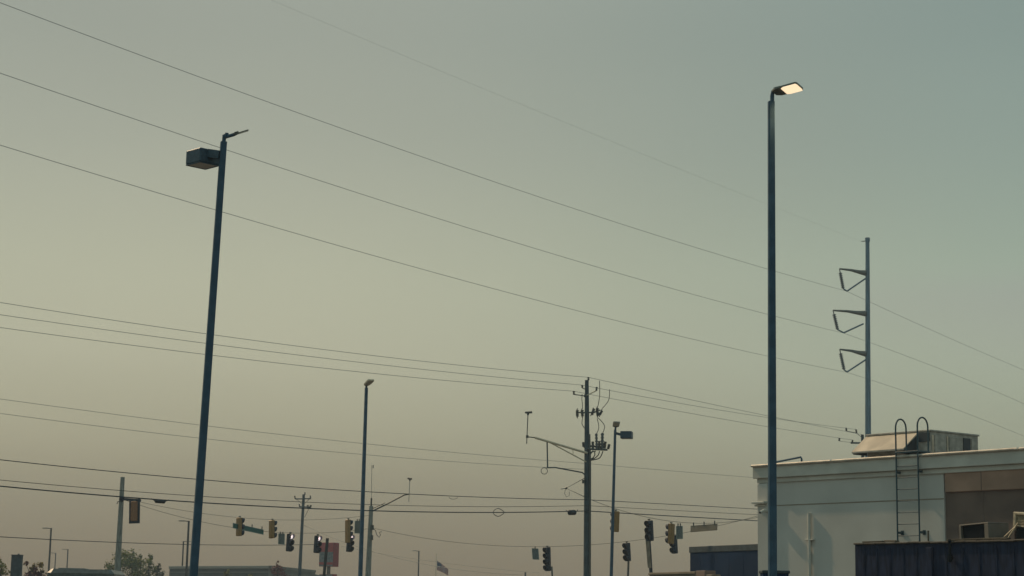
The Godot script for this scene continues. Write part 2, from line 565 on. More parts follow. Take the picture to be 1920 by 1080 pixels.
# ---------- trees ----------
func tree(called: String, label: String, at: Vector3, height: float, lobes: Array, leaves: int, size: float, cols: Array, group := "") -> void:
	# lobes: [offset from the trunk's foot, radii]
	var o := thing(called, label, "tree", at, group)
	var tr := MB.new()
	var r0 := height * 0.022
	tr.tube([at, at + Vector3(0.03, height * 0.3, 0.02), at + Vector3(-0.05, height * 0.62, 0.05), at + Vector3(0, height * 0.9, 0)], [r0 * 1.3, r0, r0 * 0.6, r0 * 0.15], 8)
	var trunk := part(tr, "trunk", M.bark, o)
	var li := MB.new()
	for l in lobes:
		var c: Vector3 = at + l[0]
		var s: Vector3 = at + Vector3(0, minf(l[0].y * 0.55, height * 0.5), 0)
		li.tube([s, s.lerp(c, 0.5) + Vector3(0, 0.1, 0), c], [r0 * 0.5, r0 * 0.35, r0 * 0.12], 5)
	part(li, "limb", M.bark, trunk)
	var b := MB.new()
	var total := 0.0
	for l in lobes: total += l[1].x * l[1].y
	for l in lobes:
		var num := int(leaves * l[1].x * l[1].y / total)
		var clumps := []
		for i in maxi(9, num / 45):
			var d := Vector3(rng.randfn(), rng.randfn(), rng.randfn()).normalized()
			clumps.append([d * (0.45 + 0.55 * rng.randf()), cols[rng.randi() % cols.size()], rng.randf_range(0.75, 1.2)])
		for i in num:
			var cl = clumps[rng.randi() % clumps.size()]
			var d2 := Vector3(rng.randfn(), rng.randfn() * 0.75, rng.randfn()) * 0.17
			var p: Vector3 = at + l[0] + (cl[0] + d2) * l[1]
			var nn: Vector3 = (cl[0] + Vector3(rng.randfn(), rng.randfn() + 0.5, rng.randfn()) * 0.8).normalized()
			var t: Vector3 = nn.cross(Vector3(rng.randfn(), rng.randfn(), rng.randfn())).normalized()
			var s: Vector3 = t.cross(nn)
			var z := size * rng.randf_range(0.6, 1.3)
			var k: float = cl[2] * rng.randf_range(0.8, 1.2)
			var col := Color(cl[1].r * k, cl[1].g * k, cl[1].b * k)
			b.tri(p - t * z * 0.5, p + s * z * 0.35, p + t * z * 0.5, nn, nn, nn, col)
			b.tri(p - t * z * 0.5, p + t * z * 0.5, p - s * z * 0.35, nn, nn, nn, col)
	part(b, "crown", M.leaf, o)


func _ready() -> void:
	rng.seed = 71
	# camera
	var cam := Camera3D.new()
	cam.name = "camera"
	cam.fov = 2 * atan(540.0 / F) / RAD
	cam.near = 0.1
	cam.far = 3000
	add_child(cam)
	cam.transform = Transform3D(cam_basis, EYE)
	cam.current = true
	# sky and air
	var env := Environment.new()
	env.background_mode = Environment.BG_SKY
	var sky := Sky.new()
	var sm := PanoramaSkyMaterial.new()
	sm.panorama = sky_panorama()
	sky.sky_material = sm
	env.sky = sky
	env.tonemap_mode = Environment.TONE_MAPPER_LINEAR
	env.tonemap_exposure = 0.62
	env.sdfgi_enabled = true
	env.ssao_enabled = true
	env.ssil_enabled = true
	env.fog_enabled = true
	env.fog_density = 0.0008
	env.fog_light_color = Color(0.88, 0.94, 1.0)
	var we := WorldEnvironment.new()
	we.name = "air"
	we.environment = env
	add_child(we)
	# sun: up to the left, beyond the poles
	var sun := DirectionalLight3D.new()
	sun.name = "sun"
	sun.light_energy = 1.1
	sun.light_color = Color(1.0, 0.87, 0.7)
	sun.light_angular_distance = 0.8
	sun.shadow_enabled = true
	add_child(sun)
	var to_sun := Vector3(-0.715 * cos(42 * RAD), sin(42 * RAD), -0.699 * cos(42 * RAD))
	sun.look_at_from_position(to_sun * 50, Vector3.ZERO)

	make_materials()
	O = W(1424, 880, 52)
	O.y = 0
	setting()
	shop()
	far_buildings()
	trees()
	near_lamps()
	far_lamps()
	wood_pole()
	transmission()
	strain_poles()
	wires_and_signals()
	left_things()
	bin_and_junk()


func setting() -> void:
	var g := MB.new()
	g.box(Vector3(0, -0.5, -150), Vector3(900, 1.0, 900))
	structure(g, "ground", M.asphalt)
	var dir := Vector3(19.9, 0, -31).normalized()
	var c := Vector3(1.0, 0, -104)
	var bs := Basis(dir, Vector3.UP, dir.cross(Vector3.UP))
	var r := MB.new()
	r.box(c + Vector3(0, 0.002, 0), Vector3(420, 0.004, 14), bs)
	structure(r, "road", M.road_asphalt)
	for s in [-1.0, 1.0]:
		var p := MB.new()
		p.cbox(c + bs.z * (s * 9.2) + Vector3(0, 0.065, 0), Vector3(420, 0.13, 3.6), 0.015, bs)
		structure(p, "pavement", M.pavement)
	var mk := MB.new()
	for k in 60:
		mk.box(c + dir * (k * 6.0 - 180) + Vector3(0, 0.006, 0), Vector3(3, 0.004, 0.14), bs)
	structure(mk, "road_marking", M.marking)
	var bay := MB.new()
	for k in 16:
		bay.box(Vector3(-18 + k * 2.7, 0.002, -20), Vector3(0.1, 0.004, 5))
	structure(bay, "parking_marking", M.marking)


func shop() -> void:
	var o := thing("shop_building", "pale grey flat-roofed shop with a moulded cornice and brown wall panels", "building", O)
	var top := bl(1424, 872, 0.0).y - 0.06
	var length := 17.0
	var ub := bl(1770, 930, -0.0).x
	var yc := bl(1700, 888, 0.0).y        # underside of the cornice
	var yb := bl(1600, 942, 0.0).y        # reveal
	var wl := MB.new()
	wl.box(B(ub / 2, yc / 2, 0.15), Vector3(ub, yc, 0.3), WB)
	part(wl, "wall", M.stucco, o)
	var w2 := MB.new()
	w2.box(B((ub + length) / 2 , yc / 2, 0.2), Vector3(length - ub, yc, 0.3), WB)
	var brown := part(w2, "wall", M.stucco_umber, o)
	brown.set_meta("label", "dark umber stucco wall panel")
	var ysplit := bl(1830, 921, 0.0).y
	var w3 := MB.new()
	w3.cbox(B((ub + length) / 2 + 0.02, (yc + ysplit) / 2, 0.035), Vector3(length - ub - 0.04, yc - ysplit - 0.01, 0.1), 0.015, WB)
	var br2 := part(w3, "wall_band", M.stucco_brown, o)
	br2.set_meta("label", "brown stucco band below the cornice")
	for e in [[0.15, 0.0], [length - 0.15, 0.0]]:       # end walls
		var ew := MB.new()
		ew.box(B(e[0], yc / 2, 6.3), Vector3(0.3, yc, 12.0), WB)
		part(ew, "end_wall", M.stucco, o)
	var bw := MB.new()
	bw.box(B(length / 2, yc / 2, 12.45), Vector3(length, yc, 0.3), WB)
	part(bw, "front_wall", M.stucco, o)
	var rf := MB.new()
	rf.box(B(length / 2, top - 0.75, 6.3), Vector3(length - 0.6, 0.2, 11.9), WB)
	part(rf, "roof", M.roofing, o)
	# cornice: a fascia with a smaller mould under it, on all four sides
	var step := (top - yc)
	for k in 2:
		var proud: float = [0.14, 0.055][k]
		var hi: float = [top, top - step * 0.8][k]
		var lo: float = [top - step * 0.8, yc - 0.05][k]
		var cn := MB.new()
		cn.cbox(B(length / 2, (hi + lo) / 2, 0.12 - proud / 2), Vector3(length + 2 * proud, hi - lo - 0.003, 0.24 + proud), 0.012, WB)
		cn.cbox(B(length / 2, (hi + lo) / 2, 12.48 + proud / 2), Vector3(length + 2 * proud, hi - lo - 0.003, 0.24 + proud), 0.012, WB)
		cn.cbox(B(0.12 - proud / 2, (hi + lo) / 2, 6.3), Vector3(0.24 + proud, hi - lo - 0.008, 12.1), 0.012, WB)
		cn.cbox(B(length - 0.12 + proud / 2, (hi + lo) / 2, 6.3), Vector3(0.24 + proud, hi - lo - 0.008, 12.1), 0.012, WB)
		part(cn, "cornice", M.stucco_trim, o)
	# coping in lengths, tilted to the roof
	var cu := -0.18
	while cu < length + 0.1:
		var ln := minf(3.05, length + 0.18 - cu)
		var cp := MB.new()
		cp.cbox(B(cu + ln / 2, top + 0.035, 0.04), Vector3(ln - 0.012, 0.07, 0.5), 0.025, WB * Basis(Vector3.RIGHT, 0.04))
		part(cp, "coping", M.coping, o)
		cu += ln
	# reveals and the corner pilaster
	var rv := MB.new()
	rv.box(B((0.42 + ub) / 2, yb, -0.001), Vector3(ub - 0.42, 0.03, 0.008), WB)
	part(rv, "joint_strip", M.sign_tan, o)
	for px in [1838.0, 1985.0]:
		var vj := MB.new()
		var q := bl(px, 900, -0.05)
		vj.box(B(q.x, (yc + ysplit) / 2, -0.016), Vector3(0.02, yc - ysplit - 0.04, 0.008), WB)
		part(vj, "joint_strip", M.stucco_umber, o)
		var vk := MB.new()
		vk.box(B(q.x, ysplit / 2, 0.047), Vector3(0.02, ysplit - 0.03, 0.008), WB)
		part(vk, "joint_strip", M.stucco_umber, o)
	var pi := MB.new()
	pi.cbox(B(0.2, yc / 2 - 0.03, -0.045), Vector3(0.4, yc - 0.07, 0.1), 0.01, WB)
	pi.cbox(B(-0.02, yc / 2 - 0.03, 0.3), Vector3(0.06, yc - 0.07, 0.6), 0.01, WB)
	part(pi, "pilaster", M.stucco, o)
	var lg := MB.new()
	lg.cbox(B(0.14, yb + 0.09, -0.1), Vector3(0.5, 0.07, 0.28), 0.015, WB)
	lg.cbox(B(0.13, yb + 0.015, -0.06), Vector3(0.44, 0.05, 0.16), 0.015, WB)
	part(lg, "ledge", M.stucco_trim, o)
	# conduit on the wall
	var pt := bl(1517, 962, -0.06)
	var cd := MB.new()
	cd.tube([B(pt.x, pt.y, -0.06), B(pt.x, 0, -0.06)], 0.045, 10)
	var cond := part(cd, "conduit", M.stucco_trim, o)
	var cl := MB.new()
	var cy := bl(1517, 1012, -0.06).y
	cl.cbox(B(pt.x, cy, -0.05), Vector3(0.3, 0.035, 0.1), 0.008, WB)
	part(cl, "pipe_clamp", M.stucco_trim, cond)
	# security camera by the corner
	var sc := thing("security_camera", "small pale security camera on the shop's corner below the ledge", "camera", BW(1437, 958, -0.1))
	var s1 := MB.new()
	var sp := BW(1437, 958, -0.15)
	s1.tube([sp + V * 0.06, sp - V * 0.1], 0.045, 10)
	part(s1, "bracket", M.stucco_trim, sc)
	var s2 := MB.new()
	s2.tube([sp - V * 0.08 + Vector3(0, 0.02, 0), sp - V * 0.22 - U * 0.03 - Vector3(0, 0.05, 0)], [0.042, 0.04], 12)
	var bd := part(s2, "camera_body", M.stucco_trim, sc)
	var s3 := MB.new()
	s3.tube([sp - V * 0.22 - U * 0.03 - Vector3(0, 0.05, 0), sp - V * 0.235 - U * 0.032 - Vector3(0, 0.054, 0)], 0.034, 12)
	part(s3, "camera_lens", M.black_plastic, bd)
	# bent roof pipe
	var gp := MB.new()
	var a := BW(1503, 870, 0.9)
	var b := BW(1503, 857, 0.9)
	var c := BW(1447, 868, 0.9)
	gp.tube([Vector3(a.x, top - 0.65, a.z), b - Vector3(0, 0.05, 0), b - U * 0.03, c], 0.028, 8)
	gp.tube([c, Vector3(c.x, top - 0.65, c.z)], 0.028, 8)
	single(gp, "roof_pipe", M.pole_paint, "thin dark bent pipe standing above the shop's cornice beside the lit lamp pole", "pipe")
	# ladder
	var la := thing("roof_ladder", "dark walk-through roof ladder with two hooped handrails on the pale wall", "ladder", B(bl(1681, 1000, -0.2).x, 0, -0.2))
	var u0 := bl(1681, 900, -0.2).x
	var u1 := bl(1722, 900, -0.2).x
	var ytop := bl(1684, 806, -0.2).y
	for u in [u0, u1]:
		var rl := MB.new()
		var pts := [B(u, 0.5, -0.2)]
		for k in 13:
			var an := PI * k / 12.0
			pts.append(B(u, ytop + sin(an) * 0.24 + 0.06, 0.01 - cos(an) * 0.21))
		pts.append(B(u, top + 0.1, 0.22))
		rl.tube(pts, 0.022, 8)
		part(rl, "handrail", M.ladder, la)
	var y := 0.7
	while y < top + 0.05:
		var rg := MB.new()
		rg.tube([B(u0, y, -0.2), B(u1, y, -0.2)], 0.012, 6)
		part(rg, "rung", M.ladder, la)
		y += 0.3
	var pf := MB.new()
	pf.cbox(B((u0 + u1) / 2, top + 0.13, 0.02), Vector3(u1 - u0 + 0.06, 0.05, 0.5), 0.01, WB)
	part(pf, "platform", M.ladder, la)
	for u in [u0, u1]:
		for py in [886.0, 999.0, 1050.0]:
			var bk := MB.new()
			var yy := bl(1690, py, -0.1).y
			bk.box(B(u, yy, -0.1), Vector3(0.05, 0.06, 0.2), WB)
			bk.box(B(u, yy, -0.012), Vector3(0.09, 0.12, 0.02), WB)
			part(bk, "wall_bracket", M.ladder, la)
	# rooftop unit
	hvac(top)
	# dark electrical cabinet in front of the wall
	var q := W(1455, 1070, 30.5)
	var eb := thing("utility_cabinet", "dark square-topped utility cabinet just behind the lit lamp pole", "cabinet", Vector3(q.x, 0, q.z))
	var e1 := MB.new()
	e1.cbox(Vector3(q.x, q.y / 2, q.z - 0.2), Vector3(0.42, q.y, 0.4), 0.012)
	part(e1, "cabinet_body", M.navy_wall, eb)
	var e2 := MB.new()
	e2.cbox(Vector3(q.x, q.y - 0.02, q.z - 0.2), Vector3(0.46, 0.05, 0.44), 0.01)
	part(e2, "cabinet_lid", M.navy_trim, eb)
	var e3 := MB.new()
	e3.cbox(Vector3(q.x, q.y / 2 - 0.05, q.z + 0.006), Vector3(0.36, q.y - 0.3, 0.02), 0.006)
	var dr := part(e3, "door", M.navy_wall, eb)
	var e4 := MB.new()
	e4.cbox(Vector3(q.x + 0.13, q.y * 0.55, q.z + 0.03), Vector3(0.03, 0.14, 0.03), 0.006)
	part(e4, "handle", M.galvanised_dark, dr)


func hvac(top: float) -> void:
	var off := 2.4
	var near := bl(1744, 808, off)
	var ul := bl(1625, 815, off).x
	var h := near.y
	var deep := 2.1
	var roof := top - 0.65
	var o := thing("rooftop_unit", "pale boxy rooftop air unit with a sloping intake hood behind the parapet", "rooftop unit", B((ul + near.x) / 2, roof, off + deep / 2))
	var b := MB.new()
	b.cbox(B((ul + near.x) / 2, (h + roof) / 2, off + deep / 2), Vector3(near.x - ul, h - roof, deep), 0.02, WB)
	var body := part(b, "unit_body", M.hvac, o)
	var lid := MB.new()
	lid.cbox(B((ul + near.x) / 2, h + 0.015, off + deep / 2), Vector3(near.x - ul + 0.06, 0.05, deep + 0.06), 0.01, WB)
	part(lid, "unit_lid", M.hvac, o)
	# hood on the wall-side face: a wedge whose sloping cover runs down and out
	var hr := bl(1721, 811, off).x
	var hl := bl(1624, 815, off).x
	var out := 0.62
	var lip := bl(1700, 840, off - out).y
	var pr := MB.new()
	var hh := h - 0.02
	# cover
	var t := 0.03
	var dn := Vector2(out, hh - lip).normalized()
	pr.prism(PackedVector2Array([Vector2(0, hh), Vector2(out, lip), Vector2(out - t * dn.y * 0, lip - t), Vector2(0, hh - t * 1.6)]), B(hl, 0, off - 0.003), -V, Vector3.UP, U * (hr - hl))
	var hood := part(pr, "hood_cover", M.hvac_hood, o)
	for u in [hl + 0.012, hr - 0.03]:
		var ck := MB.new()
		ck.prism(PackedVector2Array([Vector2(0, hh - 0.06), Vector2(out - 0.04, lip - 0.03), Vector2(out - 0.04, lip - 0.08), Vector2(0, lip - 0.08)]), B(u, 0, off - 0.004), -V, Vector3.UP, U * 0.018)
		part(ck, "hood_cheek", M.hvac_dark, hood)
	var lp := MB.new()
	lp.cbox(B((hl + hr) / 2, lip - 0.03, off - out + 0.01), Vector3(hr - hl, 0.05, 0.04), 0.008, WB)
	part(lp, "hood_lip", M.hvac, hood)
	var dk := MB.new()
	var p0 := bl(1723, 829, off)
	dk.box(B((hr + near.x) / 2 + 0.02, (h - 0.04 + p0.y) / 2, off - 0.02), Vector3(near.x - hr - 0.06, h - 0.04 - p0.y, 0.035), WB)
	part(dk, "intake_panel", M.hvac_dark, body)
	# panels on the long side
	for e in [[0.04, 0.1, M.hvac_hood], [0.16, 0.5, M.hvac], [0.68, 0.08, M.hvac_hood], [0.78, 0.6, M.hvac], [1.4, 0.34, M.hvac_dark], [1.76, 0.3, M.hvac]]:
		var sp := MB.new()
		sp.cbox(B(near.x + 0.012, (h + roof) / 2 - 0.03, off + e[0] + e[1] / 2), Vector3(0.025, h - roof - 0.14, e[1] - 0.03), 0.006, WB)
		part(sp, "side_panel", e[2], body)


func far_buildings() -> void:
	# dark awning wall behind the shop
	var tl := W(1294, 1025, 78)
	var y0 := tl.y
	var tr := H(1424, 1019.5, y0)
	var along := (tr - tl).normalized()
	var bs := Basis(along, Vector3.UP, along.cross(Vector3.UP))
	var ln := (tr - tl).length() + 9.0
	var foot := Vector3(tl.x, 0, tl.z)
	var o := thing("navy_building", "low navy building with a paler top band beyond the shop's corner", "building", foot)
	var b := MB.new()
	b.box(foot + along * ln / 2 + Vector3(0, (y0 - 0.26) / 2, 0) - bs.z * 4, Vector3(ln, y0 - 0.26, 8), bs)
	part(b, "wall", M.navy_wall, o)
	var c := MB.new()
	c.cbox(foot + along * ln / 2 + Vector3(0, y0 - 0.13, 0) - bs.z * 4, Vector3(ln + 0.08, 0.26, 8.08), 0.02, bs)
	part(c, "fascia", M.navy_trim, o)
	for k in 6:
		var sm := MB.new()
		sm.box(foot + along * (0.9 + k * 1.2) + Vector3(0, (y0 - 0.3) / 2, 0) + bs.z * 0.002, Vector3(0.03, y0 - 0.36, 0.006), bs)
		part(sm, "wall_seam", M.navy_wall, o)
	# low beige enclosure wall
	var bl0 := W(1226, 1074, 62)
	var br0 := H(1332, 1071, bl0.y)
	var al := (br0 - bl0).normalized()
	var bb := Basis(al, Vector3.UP, al.cross(Vector3.UP))
	var f2 := Vector3(bl0.x, 0, bl0.z)
	var e := thing("enclosure_wall", "low beige stucco enclosure wall beneath the hanging tan street sign", "wall", f2)
	var l1 := (br0 - bl0).length()
	var m1 := MB.new()
	m1.box(f2 + al * l1 * 0.42 + Vector3(0, bl0.y / 2 - 0.04, 0), Vector3(l1 * 0.84, bl0.y - 0.08, 0.3), bb)
	part(m1, "wall", M.beige_wall, e)
	var m2 := MB.new()
	m2.cbox(f2 + al * l1 * 0.42 + Vector3(0, bl0.y - 0.04, 0), Vector3(l1 * 0.84 + 0.02, 0.08, 0.4), 0.015, bb)
	part(m2, "wall_cap", M.beige_wall, e)
	var m3 := MB.new()
	m3.cbox(f2 + al * l1 * 0.92 + Vector3(0, bl0.y / 2 + 0.01, 0.02), Vector3(l1 * 0.155, bl0.y + 0.02, 0.36), 0.02, bb)
	part(m3, "pier", M.beige_cap, e)
	var m4 := MB.new()
	m4.cbox(f2 + al * (l1 + 0.25) + Vector3(0, bl0.y / 2 - 0.05, 0.0), Vector3(0.5, bl0.y - 0.1, 0.3), 0.02, bb)
	part(m4, "gate_post", M.beige_wall, e)
	# big store far across the road
	var k0 := W(510, 1060.5, 215)
	var yy := k0.y
	var L := H(318, 1061.5, yy)
	var R := H(591, 1069, yy)
	if R.z < -330: R = k0 + (R - k0) * ((330 + k0.z) / (-R.z + k0.z))
	var s := thing("store_building", "long dark grey flat-roofed store far behind the hanging green street sign", "building", Vector3((L.x + k0.x) / 2, 0, k0.z))
	for seg in [[L, k0, "front"], [k0, R, "side"]]:
		var A: Vector3 = seg[0]
		var C: Vector3 = seg[1]
		var d := (C - A).normalized()
		var nb := Basis(d, Vector3.UP, d.cross(Vector3.UP))
		var mid := (A + C) / 2
		var len := A.distance_to(C)
		var w := MB.new()
		w.box(Vector3(mid.x, (yy - 0.35) / 2, mid.z) - nb.z * 0.2, Vector3(len, yy - 0.35, 0.4), nb)
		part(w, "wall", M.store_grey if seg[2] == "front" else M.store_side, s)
		var ff := MB.new()
		ff.cbox(Vector3(mid.x, yy - 0.17, mid.z) - nb.z * 0.15, Vector3(len + 0.12, 0.34, 0.5), 0.03, nb)
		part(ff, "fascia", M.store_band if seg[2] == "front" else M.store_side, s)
		if seg[2] == "front":
			for q in 2:
				var gv := MB.new()
				gv.box(Vector3(mid.x, yy - 0.75 - q * 0.55, mid.z) + nb.z * 0.02, Vector3(len - 0.6, 0.1, 0.06), nb)
				part(gv, "wall_rail", M.store_band, s)
	var rf := MB.new()
	rf.prism(PackedVector2Array([Vector2(L.x, L.z), Vector2(k0.x, k0.z), Vector2(R.x, R.z), Vector2(R.x - 6, -338), Vector2(L.x, -338)]), Vector3(0, yy - 0.7, 0), Vector3.RIGHT, Vector3.BACK, Vector3.UP * 0.2)
	part(rf, "roof", M.roofing, s)
	# pylon sign
	var pc := W(617, 1040, 200)
	var py := thing("pylon_sign", "pale and red box sign on a post beyond the traffic signals", "sign", Vector3(pc.x, 0, pc.z))
	var bt := Basis(Vector3.UP, -28 * RAD)
	var hgt := 44.0 * 200 / F
	var pb := MB.new()
	pb.cbox(pc, Vector3(1.85, hgt, 1.1), 0.04, bt)
	var bx := part(pb, "sign_box", M.sign_red, py)
	var pf := MB.new()
	pf.box(pc + bt.z * 0.555, Vector3(1.78, hgt - 0.08, 0.02), bt)
	part(pf, "sign_face", M.sign_white, bx)
	var pp := MB.new()
	pp.box(pc + bt.z * 0.569 + Vector3(0, hgt * 0.3, 0), Vector3(1.76, hgt * 0.38, 0.008), bt)
	part(pp, "red_panel", M.sign_smudge, bx)
	var p2 := MB.new()
	p2.box(pc + bt.z * 0.569 + Vector3(0, -hgt * 0.37, 0), Vector3(1.76, 0.26, 0.008), bt)
	part(p2, "red_stripe", M.sign_smudge, bx)
	for w in [[-0.5, 0.02, 0.5], [0.15, -0.05, 0.7], [0.0, -0.42, 1.1]]:
		var p3 := MB.new()
		p3.box(pc + bt.z * 0.569 + Vector3(0, w[1], 0) + bt.x * w[0], Vector3(w[2], 0.16, 0.006), bt)
		part(p3, "faded_print", M.sign_back, bx)
	var pd := MB.new()
	pd.tube([pc + bt.z * 0.575 + Vector3(0, hgt * 0.36, 0) + bt.x * 0.12, pc + bt.z * 0.585 + Vector3(0, hgt * 0.36, 0) + bt.x * 0.12], 0.27, 16)
	part(pd, "red_disc", M.sign_red, bx)
	var pq := MB.new()
	pq.tube([Vector3(pc.x, 0, pc.z), pc - Vector3(0, hgt / 2, 0)], 0.2, 12)
	part(pq, "post", M.beige_wall, py)
	var lc := W(615, 1086, 200)
	var lw := MB.new()
	lw.cbox(lc, Vector3(1.75, 1.1, 0.9), 0.04, bt)
	var lx := part(lw, "lower_sign_box", M.sign_red, py)
	var lf := MB.new()
	lf.box(lc + bt.z * 0.455, Vector3(1.68, 1.02, 0.02), bt)
	part(lf, "sign_face", M.sign_white, lx)
	# flag
	var ft := W(818, 1040, 230)
	var fl := thing("flagpole", "slender far flagpole flying a striped flag", "flagpole", Vector3(ft.x, 0, ft.z))
	var fp := MB.new()
	fp.tube([Vector3(ft.x, 0, ft.z), ft], [0.07, 0.035], 8)
	fp.tube([ft, ft + Vector3(0, 0.1, 0)], [0.06, 0.02], 8)
	part(fp, "pole", M.galvanised, fl)
	var fg := MB.new()
	var hoist := W(819.5, 1051, 230)
	var nx := 18
	var grid := []
	for i in nx + 1:
		var row := []
		for j in 14:
			var a := float(i) / nx
			var v := float(j) / 13
			var p := hoist + Vector3(a * 1.42, -v * 1.15 * (1 - 0.35 * a) - a * 0.95 - 0.12 * a * a, 0.16 * sin(a * 9 + v * 2.2) * a)
			row.append(p)
		grid.append(row)
	for i in nx:
		for j in 13:
			var col := Color(0.36, 0.05, 0.06) if j % 2 == 0 else Color(0.5, 0.48, 0.46)
			if j < 7 and i < 7:
				col = Color(0.035, 0.06, 0.14) if (i + j) % 3 else Color(0.12, 0.14, 0.21)
			var nn: Vector3 = (grid[i + 1][j] - grid[i][j]).cross(grid[i][j + 1] - grid[i][j]).normalized()
			if nn.z < 0: nn = -nn
			fg.quad(grid[i][j], grid[i + 1][j], grid[i + 1][j + 1], grid[i][j + 1], nn, col)
	part(fg, "flag", M.flag_cloth, fl)


func trees() -> void:
	var green := [Color(0.15, 0.165, 0.025), Color(0.19, 0.185, 0.03), Color(0.11, 0.13, 0.022)]
	var dark := [Color(0.07, 0.085, 0.045), Color(0.08, 0.09, 0.045)]
	var autumn := [Color(0.17, 0.06, 0.055), Color(0.13, 0.05, 0.055), Color(0.28, 0.18, 0.04), Color(0.11, 0.09, 0.045)]
	var yellow := [Color(0.26, 0.22, 0.06), Color(0.19, 0.17, 0.055)]
	var red := [Color(0.2, 0.06, 0.05), Color(0.15, 0.05, 0.045)]
	var g := func(px: float, d: float) -> Vector3: return Vector3(W(px, 1080, d).x, 0, -d)
	# broad tree behind the strain pole
	tree("broad_tree", "rounded olive green tree behind the concrete strain pole", g.call(226, 200), 6.6, [[Vector3(0.3, 4.9, 0), Vector3(2.0, 1.5, 1.8)], [Vector3(-1.3, 4.0, 0.2), Vector3(1.3, 1.1, 1.4)], [Vector3(1.7, 4.4, -0.2), Vector3(1.4, 1.3, 1.4)], [Vector3(0, 3.0, 0), Vector3(2.5, 1.2, 2.0)]], 4200, 0.22, green)
	tree("upright_tree", "pointed green tree between the rounded tree and the tallest pointed one", g.call(263, 206), 6.1, [[Vector3(0, 5.2, 0), Vector3(0.5, 0.9, 0.5)], [Vector3(0, 3.6, 0), Vector3(1.3, 1.5, 1.2)], [Vector3(0.1, 2.0, 0), Vector3(1.6, 1.3, 1.5)]], 1900, 0.2, green, "pointed trees beside the rounded tree")
	tree("upright_tree", "tallest pointed green tree of the group beside the rounded tree", g.call(279, 202), 6.2, [[Vector3(0, 5.3, 0), Vector3(0.45, 0.8, 0.5)], [Vector3(0.2, 4.3, 0), Vector3(0.8, 0.9, 0.8)], [Vector3(0, 3.0, 0), Vector3(1.2, 1.4, 1.2)]], 1700, 0.2, green, "pointed trees beside the rounded tree")
	tree("upright_tree", "darkest shortest pointed tree, nearest the grey store", g.call(296, 198), 5.2, [[Vector3(0, 4.3, 0), Vector3(0.4, 0.8, 0.4)], [Vector3(0.1, 3.0, 0), Vector3(0.75, 1.3, 0.7)], [Vector3(0.2, 1.8, 0), Vector3(0.9, 1.0, 0.8)]], 1200, 0.2, dark, "pointed trees beside the rounded tree")
	tree("small_tree", "small green and yellow tree beside the grey slab sign, cut by the frame", g.call(2, 110), 3.7, [[Vector3(0, 3.0, 0), Vector3(0.45, 0.65, 0.5)], [Vector3(-0.5, 2.5, 0), Vector3(0.9, 0.8, 0.8)], [Vector3(0.55, 1.9, 0), Vector3(0.6, 0.6, 0.6)]], 1300, 0.14, [green[0], green[1], yellow[0]])
	tree("autumn_tree", "dark red and gold autumn tree beside the grey slab sign", g.call(64, 116), 3.8, [[Vector3(0.1, 3.1, 0), Vector3(0.42, 0.55, 0.4)], [Vector3(-0.55, 3.35, 0), Vector3(0.22, 0.16, 0.2)], [Vector3(0.0, 2.35, 0), Vector3(0.85, 0.7, 0.7)], [Vector3(-0.2, 1.7, 0), Vector3(1.2, 0.7, 0.9)]], 3000, 0.15, autumn)
	tree("yellow_tree", "small yellow green tree in front of the store, nearer the shoebox lamp pole", g.call(424, 190), 4.6, [[Vector3(0, 3.9, 0), Vector3(0.35, 0.6, 0.35)], [Vector3(0, 2.9, 0), Vector3(0.75, 0.9, 0.7)]], 900, 0.17, yellow, "young trees in front of the store")
	tree("yellow_tree", "shorter yellow green sapling in the middle of the store front", g.call(470, 192), 4.1, [[Vector3(0, 3.4, 0), Vector3(0.35, 0.5, 0.35)], [Vector3(0, 2.5, 0), Vector3(0.9, 0.9, 0.8)]], 800, 0.17, yellow, "young trees in front of the store")
	tree("red_tree", "thin reddish autumn tree at the corner of the grey store", g.call(521, 185), 5.0, [[Vector3(0, 4.6, 0), Vector3(0.3, 0.45, 0.3)], [Vector3(-0.1, 4.0, 0), Vector3(0.85, 0.55, 0.7)], [Vector3(0.2, 3.2, 0), Vector3(1.15, 0.8, 0.9)]], 1500, 0.16, red)


